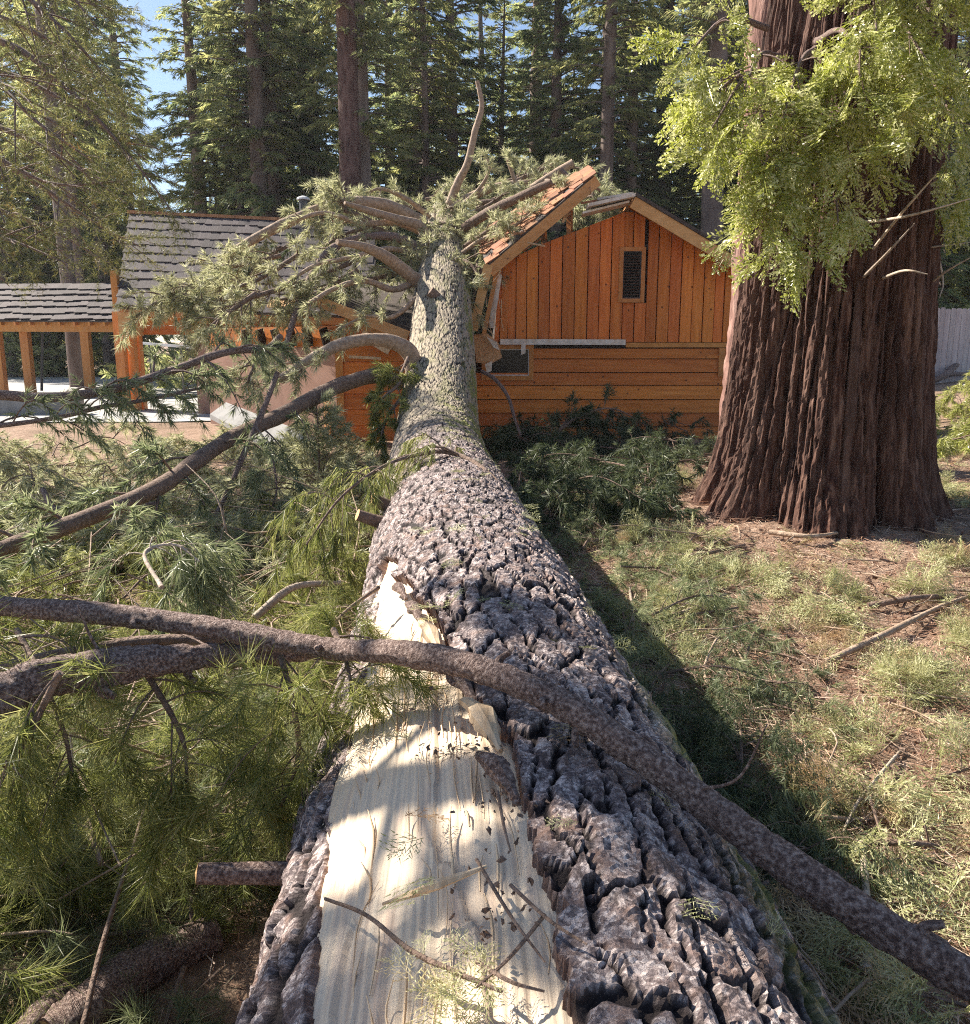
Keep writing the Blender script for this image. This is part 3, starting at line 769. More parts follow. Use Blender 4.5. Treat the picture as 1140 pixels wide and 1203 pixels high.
def lodge():
    rng = np.random.RandomState(12)
    p0 = at(150, 440, 24.0); zg = float(gz(p0[0], 24))
    root = empty('lodge', (p0[0], 24.0, zg)); tag(root, 'shingle-roofed lodge with orange timber beams behind the fallen limbs', 'lodge')
    e0 = at(136, 361, 23.5); e1 = at(440, 373, 22.4); r0 = at(152, 251, 27.8); r1 = at(440, 265, 26.6)
    deck, nn = shingle_roof(root, e0, e1, r0, r1, 11, 27, M['shingle'], rng)
    V, Fb = beam(r0 + nn * .06 + [0, .02, 0], r1 + nn * .06 + [0, .02, 0], .22, .09); Acc().add(V, Fb).obj('ridge_cap', M['shingle_red'], root)
    b0 = e0 * 1; b1 = e1 * 1
    bk0 = r0 + (r0 - e0) * [1, 1, -1] * np.array([.2, 1, 1]); bk1 = r1 + (r1 - e1) * [1, 1, -1]
    prism([r0, r1, bk1, bk0], (0, 0, -.05)).obj('rear_roof', M['roofdeck'], root)
    d = unit(e1 - e0)
    V, Fb = beam(e0 + d * .1 + [0, .05, -.13], e1 + [0, .05, -.13], .05, .17); Acc().add(V, Fb).obj('fascia_board', M['trim'], root)
    ybk = 23.9
    z1 = e0[2] - .22; z0 = at(200, 393, ybk)[2]
    for k in range(2):
        a = z0 + (z1 - z0) * k / 2; b = z0 + (z1 - z0) * (k + 1) / 2 - .008
        Acc().add(*box(e0[0] + .45, e1[0], ybk - .05 - .01 * k, ybk + .08, a, b)).obj('lap_board', M['board_h'], root)
    # beam end and posts
    c = at(155, 380, 23.55)
    Acc().add(*box(c[0] - .18, c[0] + .17, 23.1, 23.9, at(155, 394, 23.1)[2], at(155, 367, 23.1)[2])).obj('beam_end', M['fascia'], root)
    for (px, w_, Yp, top) in ((143, .24, 23.75, 366), (155, .26, 24.05, 394), (163, .2, 24.35, 394)):
        q = at(px, 420, Yp)
        Acc().add(*box(q[0] - w_ / 2, q[0] + w_ / 2, Yp - .12, Yp + .12, float(gz(q[0], Yp)) - .1, at(px, top, Yp)[2])).obj('post', M['post'], root)
    for px in (245, 300):
        q = at(px, 430, 22.8)
        Acc().add(*box(q[0] - .28, q[0] + .28, 22.6, 23.1, float(gz(q[0], 22.8)) - .1, at(px, 392, 22.8)[2])).obj('pillar', M['plywood'], root)
    # upright orange gable end board seen at the roof's left side
    q0 = at(133, 320, 24.5)
    Acc().add(*box(q0[0] - .05, q0[0] + .12, 24.4, 24.6, at(133, 362, 24.5)[2], at(133, 318, 24.5)[2])).obj('gable_board', M['post'], root)
    # vent pipe
    vb = at(357, 246, 26.9)
    a = tube([vb - [0, 0, .5], vb + [0, 0, .28]], [.13, .13], 12, 4); v_ = a.obj('vent_pipe', M['metal'], root)
    tube([vb + [0, 0, .27], vb + [0, 0, .33], vb + [0, 0, .39]], [.2, .2, .05], 12, 6).obj('cap', M['whitecap'], v_)
lodge()

def pavilion():
    rng = np.random.RandomState(13)
    p0 = at(36, 455, 31); root = empty('pavilion', (p0[0], 31.0, float(gz(p0[0], 31))))
    tag(root, 'open timber shelter with grey shingle roof on orange posts', 'shelter')
    e0 = at(-70, 376, 30.5); e1 = at(139, 377, 30.0); r0 = at(-70, 336, 34.5); r1 = at(139, 334, 34.0)
    shingle_roof(root, e0, e1, r0, r1, 6, 16, M['shingle'], rng)
    V, Fb = beam(at(-70, 383, 30.8), at(139, 384, 30.4), .16, .36); Acc().add(V, Fb).obj('beam', M['post'], root)
    V, Fb = beam(at(-70, 380, 34.2), at(139, 381, 33.8), .16, .3); Acc().add(V, Fb).obj('beam', M['post'], root)
    for k in range(13):
        f = k / 12; a = e0 * (1 - f) + e1 * f + [0, .02, -.10]; b = a + [0, 1.2, .1]
        V, Fb = beam(a, b, .07, .13); Acc().add(V, Fb).obj('rafter_tail', M['post'], root)
    for (px, Yp) in ((3, 30.9), (36, 30.9), (106, 30.6), (-45, 31)):
        q = at(px, 455, Yp); zt = at(px, 383, Yp)[2] - .1
        Acc().add(*box(q[0] - .14, q[0] + .14, Yp - .14, Yp + .14, float(gz(q[0], Yp)), zt)).obj('post', M['post'], root)
pavilion()
o = tube([at(49, 459, 31.5), at(50, 391, 31.5)], [.05, .05], 8, 4).obj('pole', M['metal']); tag(o, 'thin dark upright pole beside the orange shelter posts', 'pole')
a = Acc(); V, Fb = box(-.5, .5, -.5, .5, 0, 1)
q0 = at(-40, 490, 22.5); q1 = at(92, 490, 22.5)
V, Fb = beam(np.array([q0[0], 22.5, gz(q0[0], 22.5) + .15]), np.array([q1[0], 22.7, gz(q1[0], 22.7) + .15]), .5, .75); 
o = Acc().add(V, Fb).obj('low_wall', M['concrete']); tag(o, 'low concrete wall in front of the timber shelter', 'wall')
o = Acc().add(*prism([at(247, 492, 18.0), at(352, 548, 14.0), at(372, 520, 14.2), at(266, 478, 18.2)], (0, 0, .1)).v and (np.concatenate([x for x in prism([at(247, 492, 18.0), at(352, 548, 14.0), at(372, 520, 14.2), at(266, 478, 18.2)], (0, 0, .1)).v[:1]]), np.array([[0, 1, 5, 4], [1, 2, 6, 5], [2, 3, 7, 6], [3, 0, 4, 7], [4, 5, 6, 7], [3, 2, 1, 0]]))).obj('ramp', M['concrete']); tag(o, 'sloping grey concrete ramp beside the crushed wing wall', 'ramp')
# rail seen through the lodge porch
rl = empty('handrail', at(200, 440, 29)); tag(rl, 'pale metal handrail behind the lodge porch', 'handrail')
V, Fb = beam(at(166, 403, 28), at(262, 411, 26), .06, .08); Acc().add(V, Fb).obj('rail', M['whitecap'], rl)
for f in (.1, .5, .9):
    q = at(166, 403, 28) * (1 - f) + at(262, 411, 26) * f
    Acc().add(*beam([q[0], q[1], float(gz(q[0], q[1])) - .05], q - [0, 0, .04], .05, .05, (0, 1, 0))).obj('post', M['metal'], rl)

# ------------------------------------------------------------------ board fence on the right
def fence():
    rng = np.random.RandomState(3)
    base = at(1110, 450, 24.0); root = empty('board_fence', base); tag(root, 'weathered grey upright board fence behind the giant trunk', 'fence')
    x0 = at(1040, 450, 24)[0]; x1 = at(1300, 450, 24)[0]; wd = .152
    for k in range(int((x1 - x0) / wd)):
        x = x0 + k * wd; yy = 24.0 + (x - x0) * .03; zb = base[2] - .15 + (x - base[0]) * .02; zt = at(1110, 362, 24)[2] + rng.normal() * .012
        P = [(x, yy, zb), (x + wd - .012, yy, zb), (x + wd - .012, yy, zt - .04), (x + wd - .045, yy, zt), (x + .033, yy, zt), (x, yy, zt - .04)]
        prism([np.array(p) + [0, rng.normal() * .004, 0] for p in P], (0, .022, 0)).obj('picket', M['fence'], root)
    for z in (.45, 1.45):
        V, Fb = beam((x0, 24.07, base[2] + z), (x1, 24.07 + (x1 - x0) * .03, base[2] + z), .04, .09); Acc().add(V, Fb).obj('rail', M['fence'], root)
fence()

# ------------------------------------------------------------------ the fallen pine
AX = np.array([(.19, -1.2, .62, .72), (.15, .3, .64, .66), (.12, 1.48, .65, .645), (.09, 2.07, .655, .645), (.04, 2.84, .67, .64), (-.05, 4.41, .68, .63), (-.20, 6.08, .69, .625), (-.36, 8.0, .70, .62), (-.46, 9.2, .72, .61),
               (-.58, 10.6, .80, .605), (-.66, 12.0, 1.02, .58), (-.71, 13.8, 1.70, .56), (-.74, 15.0, 2.30, .54), (-.80, 16.4, 3.06, .52), (-.86, 18.3, 4.0, .47), (-.93, 20.0, 4.75, .40), (-1.0, 22.0, 5.4, .30), (-1.1, 24.5, 6.0, .16)])
def log_axis(n):
    return curve(AX, n)
WTAB = np.array([(-1.2, -38, 4), (1.05, -41, 4), (1.32, -45, 3.5), (1.66, -49.5, 2), (1.94, -52, -2.5), (2.22, -52, -8), (2.6, -50, -14), (3.0, -50, -20.5), (3.6, -53.5, -29.5), (4.2, -54.5, -41), (4.65, -54, -51), (4.8, -54, -54.01), (30, -54, -54.01)])

def fallen_tree():
    root = empty('fallen_pine', (.13, 1.0, 0.0))
    tag(root, 'huge fallen pine trunk lying from the foreground up onto the crushed cabin roof', 'fallen tree')
    D = log_axis(3000); L = np.concatenate([[0], np.cumsum(np.linalg.norm(np.diff(D[:, :3], axis=0), axis=1))])
    # sample spacing grows with the distance from the eye
    s = [0.0]
    while s[-1] < L[-1]:
        y = np.interp(s[-1], L, D[:, 1]); dist = max(abs(y), .3)
        s.append(s[-1] + (.05 if y < .5 else max(.0095, .0042 * dist)))
    s = np.array(s[:-1]); A = np.stack([np.interp(s, L, D[:, k]) for k in range(4)], -1)
    T, S, N = frames(A[:, :3])
    top = np.linspace(-116, 116, 300); th = np.radians(np.concatenate([top, np.linspace(116, 244, 26)[1:-1]]))
    n = len(th); m = len(s)
    TH, SS = np.meshgrid(th, s); R = A[:, 3][:, None]; YY = np.repeat(A[:, 1][:, None], n, 1)
    arc = TH * .66
    wx = (fbm(arc * 6, SS * 5, 40, 3) - .5) * .06; wy = (fbm(arc * 6 + 9, SS * 5, 41, 3) - .5) * .10
    # long ridges near the butt, scales further up
    k = ss(8.5, 2.2, YY)
    jx = (fbm(arc * 45, SS * 45, 43, 3) - .5) * .022; jy = (fbm(arc * 45 + 5, SS * 45, 44, 3) - .5) * .03
    sx_ = (fbm(arc * 2.2, SS * 2.4, 47, 2) - .5) * .16
    f1, f2, i1, c1x, c1y = worley((arc + wx + sx_ + jx * 1.3) / .072, (SS + wy * 2 + jy * 1.5) / .30, 1); g1 = ss(.035, .15, f2 - f1); gc = ss(.03, .26, f2 - f1)
    f1, f2, i2, cx, cy = worley((arc + wx * .6 + jx) / .060, (SS + wy * .6 + jy) / .085, 2); g2 = ss(.02, .13, f2 - f1)
    f1, f2, i3, cx3, cy3 = worley((arc + wx * .3 + jx) / .026, (SS + wy * .3 + jy) / .032, 3); g3 = ss(0, .10, f2 - f1)
    far = ss(9, 12, YY); k = ss(6.5, 3.2, YY)
    lay = fbm((arc + jx * 1.2) * 15 + i1 * 31, (SS + jy * 1.2) * 8.5, 52, 3) * 11; lv = np.floor(lay); lay = (lv + ss(.78, 1, lay - lv)) / 11
    tone_l = hsh(lv + 40 * np.floor(i1 * 50), np.floor(i2 * 9), 77)
    h = (.016 * k + .007) * g1 + .042 * (lay - .5) * (.35 + .65 * g1) * (1 - .45 * far) + (.006 * (1 - k)) * g2 * (.3 + .7 * i2) + .003 * i3 * g1
    h += .004 * (fbm(arc * 60, SS * 60, 9, 3) - .5) + .03 * (fbm(arc * 1.5, SS * .8, 12, 2) - .5)
    rel = np.clip(gc * (.45 + .55 * g2), 0, 1)
    # torn-off strip
    tl = np.interp(YY, WTAB[:, 0], WTAB[:, 1]) + 6 * (fbm(SS * 3, TH * 0, 61, 4) - .5) + 40 * jy
    tr = np.interp(YY, WTAB[:, 0], WTAB[:, 2]) + 14 * (fbm(SS * 3.4, TH * 0 + 5, 62, 4) - .5) + 90 * jy
    dg = np.degrees(TH); dn = np.minimum(dg - tl, tr - dg)          # degrees inside the strip
    inside = ss(-.15, .75, dn) * (YY < 4.85)
    eL = ss(-16, 0, dg - tl) * (dg < tl + 1) * (YY < 4.6)
    rad = R + h * (1 - inside) * (1 - .35 * eL) - .03 * eL - .10 * inside
    lip = ss(-9, -1, dn) * (1 - inside) * ss(.6, 1.5, YY) * ss(4.9, 4.4, YY) * (dg > tr - 2)
    rad = rad - .012 * lip
    torn = np.clip(ss(-1.0, .2, dn) * (YY < 4.8) * (.35 + .9 * fbm(arc * 14, SS * 9, 71, 3)), 0, 1)
    flank = ss(35, 62, dg) * ss(122, 95, dg)
    moss = flank * ss(.50, .62, fbm(arc * 7, SS * 3.0, 81, 4)) * .9 + far * ss(.52, .66, fbm(arc * 9, SS * 5, 82, 4)) * .3 * ss(-40, 0, dg + 20) + ss(8, 9.5, YY) * ss(12.5, 11, YY) * ss(.48, .6, fbm(arc * 8, SS * 6, 85, 4)) * .8 * ss(-10, 10, dg)
    P = A[:, None, :3] + rad[..., None] * (np.sin(TH)[..., None] * S[:, None] + np.cos(TH)[..., None] * N[:, None])
    i, j = np.meshgrid(np.arange(m - 1), np.arange(n), indexing='ij'); jj = (j + 1) % n
    F = np.stack([i * n + j, i * n + jj, (i + 1) * n + jj, (i + 1) * n + j], -1).reshape(-1, 4)
    Acc().add(P.reshape(-1, 3), F).obj('trunk', M['bark_log'], root, False, dict(bu=arc, bv=SS, rnd=np.clip(.65 * tone_l + .35 * i3, 0, 1), relief=rel, torn=torn, moss=np.clip(moss, 0, 1), lichen=ss(8.5, 11.5, YY) * .8))
    # exposed wood
    mk = (A[:, 1] > .3) & (A[:, 1] < 4.95); ya = A[mk]; sa = s[mk]
    ta = np.radians(np.linspace(-68, 10, 180)); TH2, S2 = np.meshgrid(ta, sa); dg2 = np.degrees(TH2)
    Y2 = np.repeat(ya[:, 1][:, None], len(ta), 1)
    a2 = TH2 * .66; run = S2 + .03 * (fbm(a2 * 8, S2 * 1.2, 90, 2) - .5)
    sway = a2 + .05 * (fbm(S2 * 1.1, a2 * 2, 95, 2) - .5) + .05 * S2 * 0
    fib = fbm(sway * 95, run * 1.6, 91, 4) - .5; fib2 = fbm(sway * 30, run * .7, 92, 3) - .5
    shelf = (vn(sway * 17 + 2.0 * vn(sway * 5, run * 1.5, 96), run * 1.6, 93) > .52 + .25 * (vn(sway * 3, run * 1.2, 94) - .5)) * 1.0
    rr = ya[:, 3][:, None] * .955 - .012 + .012 * fib + .011 * fib2 - .009 * shelf
    # flatten towards a split plane
    c0 = math.radians(-27); fl = .5 * (1 / np.cos(np.clip(TH2 - c0, -1, 1)) * .90 * ya[:, 3][:, None]) + .5 * rr
    rr = rr * .35 + fl * .65 + .65 * (.009 * fib + .008 * fib2 - .008 * shelf)
    rr = np.minimum(rr, ya[:, 3][:, None] * .965); rr = rr + .012 * ss(-30, -52, dg2)
    P2 = ya[:, None, :3] + rr[..., None] * (np.sin(TH2)[..., None] * S[mk][:, None] + np.cos(TH2)[..., None] * N[mk][:, None])
    m2, n2 = TH2.shape; i, j = np.meshgrid(np.arange(m2 - 1), np.arange(n2 - 1), indexing='ij')
    F2 = np.stack([i * n2 + j, i * n2 + j + 1, (i + 1) * n2 + j + 1, (i + 1) * n2 + j], -1).reshape(-1, 4)
    stain = np.clip(ss(2.0, 1.0, Y2) * ss(.5, .68, fbm(sway * 22, run * .9, 97, 3)) * ss(2, -20, dg2) * .28 + ss(.66, .76, fbm(sway * 25, run * 3, 98, 3)) * .2, 0, 1)
    Acc().add(P2.reshape(-1, 3), F2).obj('exposed_wood', M['sapwood'], root, True, dict(fu=sway * 150, fv=run * 6.0, stain=stain))
    return root
TREE = fallen_tree()

def on_log(Y, deg, out=0.0):
    """point on the log's surface at distance Y, angle deg from the top"""
    C = log_axis(3000); i = np.argmin(abs(C[:, 1] - Y)); T, S, N = frames(C[:, :3]); a = math.radians(deg)
    return C[i, :3] + (C[i, 3] + out) * (math.sin(a) * S[i] + math.cos(a) * N[i])

# limbs that still hang on the fallen pine
RNG = np.random.RandomState(77)
def limb(pts, r, mat='limb', leaf=None, name='limb', **kw):
    P = ats(pts)
    if leaf is None: kw.update(nb=0, main_tip=False)
    wd, nd = bough(P, r, RNG, **kw)
    o = wd.obj(name, M[mat], TREE, True)
    if nd.n: nd.obj('needles', M[leaf], o)
    return o
far = dict(tm=TP_FAR, ts=1.15, wn=10, droop=.02)
limb([(488, 440, 13.4), (482, 415, 13.3), (462, 402, 13.2), (430, 399, 13.0), (395, 407, 12.7), (360, 425, 12.4), (330, 446, 12.0)], [.14, .12, .10, .085, .06], 'limb_pale', 'pine_pale', nb=6, blen=.7, start=.7, per=6, **far)
limb([(470, 452, 12.9), (448, 441, 12.6), (410, 449, 12.2), (375, 464, 11.8), (330, 488, 10.9), (270, 516, 9.6), (225, 546, 8.6), (180, 576, 7.7), (95, 611, 6.7), (0, 646, 5.8), (-60, 668, 5.3)], [.10, .11, .10, .09, .08, .065, .05], 'limb', 'pine_cool', nb=16, blen=.9, start=.35, per=7, **far)
limb([(497, 335, 16.6), (480, 322, 16.4), (455, 303, 16.0), (428, 290, 15.6), (396, 284, 15.2)], [.14, .12, .09, .05], 'limb_pale', None, wn=10)
limb([(550, 376, 15.6), (528, 362, 15.4), (505, 342, 15.3)], [.07, .08, .09], 'limb', None, wn=10)
limb([(500, 300, 18.0), (496, 268, 18.0), (470, 258, 17.8), (435, 248, 17.4), (405, 238, 17.0)], [.13, .11, .09, .07, .035], 'limb_pale', None, wn=10)
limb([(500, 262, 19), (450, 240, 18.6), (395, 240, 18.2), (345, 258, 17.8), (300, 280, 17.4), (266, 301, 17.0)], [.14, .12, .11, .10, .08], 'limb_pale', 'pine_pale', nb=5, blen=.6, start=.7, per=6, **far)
limb([(505, 300, 18.0), (470, 280, 17.6), (430, 278, 17.2), (390, 292, 16.6), (362, 330, 16.0), (345, 375, 15.4), (330, 430, 14.6)], [.09, .08, .07, .06, .045], 'limb_red', 'pine_pale', nb=10, blen=.7, start=.3, per=6, **far)
limb([(528, 240, 20), (538, 215, 20), (550, 190, 20), (558, 155, 20), (566, 125, 20), (561, 95, 20)], [.10, .09, .075, .065, .05], 'limb_pale', None, wn=10)
limb([(530, 245, 20), (552, 232, 20), (585, 219, 20), (620, 214, 20)], [.10, .09, .06], 'limb_pale', 'pine_pale', nb=4, blen=.5, start=.5, per=6, **far)
limb([(545, 268, 18.0), (575, 249, 17.6), (612, 231, 17.2), (648, 214, 16.9)], [.10, .09, .07], 'limb', None, wn=10)
limb([(545, 240, 19.4), (580, 236, 19.2), (618, 233, 19.0)], [.06, .05, .04], 'limb', None, wn=8)
limb([(625, 222, 19.6), (650, 205, 19.5), (674, 191, 19.4)], [.10, .09, .09], 'limb_pale', None, wn=9)
limb([(610, 222, 19.2), (602, 203, 19.2), (596, 184, 19.2)], [.05, .045, .04], 'limb_pale', 'pine_pale', nb=3, blen=.4, start=.2, per=5, **far)
for pts, r_ in [([(490, 330, 16.6), (462, 340, 16.2), (430, 330, 15.8), (395, 338, 15.4), (360, 358, 15.0)], [.07, .06, .05, .035]), ([(495, 300, 17.6), (455, 292, 17.0), (415, 302, 16.4), (370, 312, 16), (335, 335, 15.6)], [.06, .05, .04, .025]),
               ([(500, 275, 18.4), (465, 262, 18), (425, 262, 17.4), (380, 250, 17), (340, 262, 16.8)], [.07, .06, .045, .03]), ([(540, 300, 17.6), (565, 282, 17.2), (600, 268, 16.9), (632, 245, 16.7)], [.05, .04, .03, .02]),
               ([(530, 250, 19.5), (560, 225, 19.4), (575, 200, 19.3), (570, 180, 19.3)], [.05, .04, .03, .015]), ([(505, 255, 19.5), (480, 235, 19.2), (450, 222, 19), (430, 226, 18.8)], [.06, .05, .035, .02]),
               ([(640, 212, 19.5), (668, 216, 19), (700, 228, 18.5), (735, 236, 18)], [.05, .04, .03, .02]), ([(490, 350, 15.9), (462, 372, 15.4), (430, 372, 15.1), (395, 388, 14.8)], [.05, .04, .03, .015])]:
    limb(pts, r_, 'limb_pale', 'pine_pale', nb=5, blen=.5, start=.4, per=5, jit=.7, **far)
# needle masses that drape the crown over the roofs
def crown_mass(pts, r, leaf, nb, blen, per, **k2):
    kw = dict(far); kw.update(k2)
    return limb(pts, r, 'limb', leaf, nb=nb, blen=blen, start=.05, per=per, flat=.3, **kw)
for (pts) in [[(440, 262, 18.5), (415, 250, 18.3), (385, 248, 18.0), (372, 262, 17.8)], [(470, 280, 18.2), (440, 268, 17.8), (405, 275, 17.4), (380, 290, 17)],
              [(430, 300, 17.2), (390, 318, 16.6), (340, 338, 16.0), (270, 350, 15.4), (245, 355, 15)], [(470, 320, 17), (430, 330, 16.6), (390, 345, 16.2), (350, 352, 15.8)],
              [(360, 330, 16), (310, 345, 15.5), (265, 360, 15.2), (230, 372, 15)],
              [(520, 260, 19.5), (545, 275, 18.6), (560, 300, 17.6), (558, 330, 16.8)], [(515, 320, 16.9), (530, 330, 16.5), (545, 345, 16.2)],
              [(560, 245, 20.5), (600, 225, 20.2), (640, 215, 20), (660, 210, 20)], [(545, 255, 19.2), (575, 240, 19), (600, 222, 19)], [(600, 215, 20.5), (650, 195, 20.5), (690, 200, 20.5)], [(640, 205, 20), (680, 215, 19.5), (712, 225, 19)], [(530, 300, 17.4), (552, 310, 17), (566, 330, 16.6)], [(505, 285, 18), (478, 300, 17.4), (455, 318, 17)], [(350, 300, 17), (300, 330, 16.2), (255, 342, 15.6)], [(300, 345, 15.2), (262, 372, 14.6), (232, 398, 14.2)], [(280, 300, 17.2), (240, 330, 16.6), (205, 352, 16)], [(330, 395, 13.6), (305, 420, 13.2), (290, 450, 13)], [(240, 330, 15.6), (190, 352, 15), (160, 372, 14.6)], [(420, 318, 16.6), (370, 345, 16), (330, 352, 15.6)], [(590, 215, 21), (620, 205, 21), (650, 200, 21)], [(660, 240, 18.6), (690, 232, 18.2), (705, 228, 18)],
              [(505, 250, 21), (480, 243, 20.6), (455, 240, 20.2)], [(500, 235, 21.5), (530, 225, 21.5), (560, 222, 21.5)],
              [(330, 300, 17), (290, 310, 16.8), (250, 318, 16.6)], [(410, 250, 18), (400, 235, 18), (388, 225, 18)],
              [(240, 360, 15.4), (222, 348, 15.2), (200, 345, 15)], [(515, 255, 19.6), (528, 245, 19.4), (548, 240, 19.2)], [(500, 265, 18.8), (520, 262, 18.4), (540, 268, 18.2)], [(545, 290, 17.6), (575, 270, 17.2), (600, 250, 16.9)], [(510, 280, 18.0), (500, 300, 17.4), (492, 318, 17.0)], [(600, 235, 18), (630, 225, 17.6), (660, 212, 17.3)], [(470, 245, 19.5), (440, 235, 19), (420, 232, 18.6)], [(660, 200, 19), (690, 225, 18.4), (720, 236, 18)]]:
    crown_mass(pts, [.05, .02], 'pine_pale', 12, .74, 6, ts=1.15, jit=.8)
for pts in [[(360, 275, 20.5), (320, 300, 20.2), (285, 325, 19.8), (262, 335, 19.6)], [(300, 318, 20), (268, 330, 19.8), (245, 340, 19.5)], [(330, 290, 20), (290, 320, 20), (275, 345, 19.5)]]:
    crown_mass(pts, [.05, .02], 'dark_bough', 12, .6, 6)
# green tufts beside the trunk
for pts in [[(478, 440, 12.4), (465, 455, 12.2), (448, 470, 12.0), (440, 490, 11.9)], [(470, 470, 12), (455, 490, 11.8), (446, 520, 11.6)], [(480, 420, 12.8), (470, 440, 12.5), (455, 450, 12.4)]]:
    crown_mass(pts, [.03, .012], 'pine', 9, .32, 6, ts=.9)
# stubs on the near trunk
def stub(Y, deg, l, r, tilt=(0, 0, 0), mat='limb'):
    p = on_log(Y, deg, -.05); C = log_axis(3000); i = np.argmin(abs(C[:, 1] - Y)); d = unit(p - C[i, :3]) + np.array(tilt)
    o = tube([p, p + d * l * .5, p + d * l], [r * 1.15, r, r * .95], 12, 10, .08, 5, cap=False).obj('branch_stub', M[mat], TREE, True)
    e = p + d * l; t, s_, n_ = frames(np.array([p, e])); th = np.linspace(0, 2 * math.pi, 12, endpoint=False)
    ring = e + r * .97 * (np.cos(th)[:, None] * s_[0] + np.sin(th)[:, None] * n_[0])
    k = np.arange(12); V = np.vstack([e + t[0] * .006, ring]); Acc().add(V, np.stack([0 * k, 1 + k, 1 + (k + 1) % 12], -1)).obj('cut_end', M['cutend'], o)
stub(2.2, -74, .26, .030, (-.2, -.2, -.1), 'limb_red')
stub(6.2, -62, .20, .045, (-.2, -.3, 0)); stub(6.5, -55, .16, .05, (-.2, -.3, 0))
# splintered bark slabs along the tear, splinters on the wood
for (Y, dg, l, w_, h_) in [(2.25, -9, .34, .05, .07), (2.0, -5, .30, .06, .05), (2.7, -18, .4, .06, .06), (3.1, -25, .35, .05, .05), (3.6, -34, .3, .05, .04), (1.75, -3, .22, .05, .06)]:
    p = on_log(Y, dg, -.015); q = on_log(Y + l, dg - 7, .0)
    a = tube([p, p * .5 + q * .5 + [0, 0, .025], q], [.008, w_ * .6, .012], 7, 12, .35, int(Y * 10), knots=.5); a.obj('bark_slab', M['splinter'] if w_ > .055 else M['limb_red'], TREE, False)

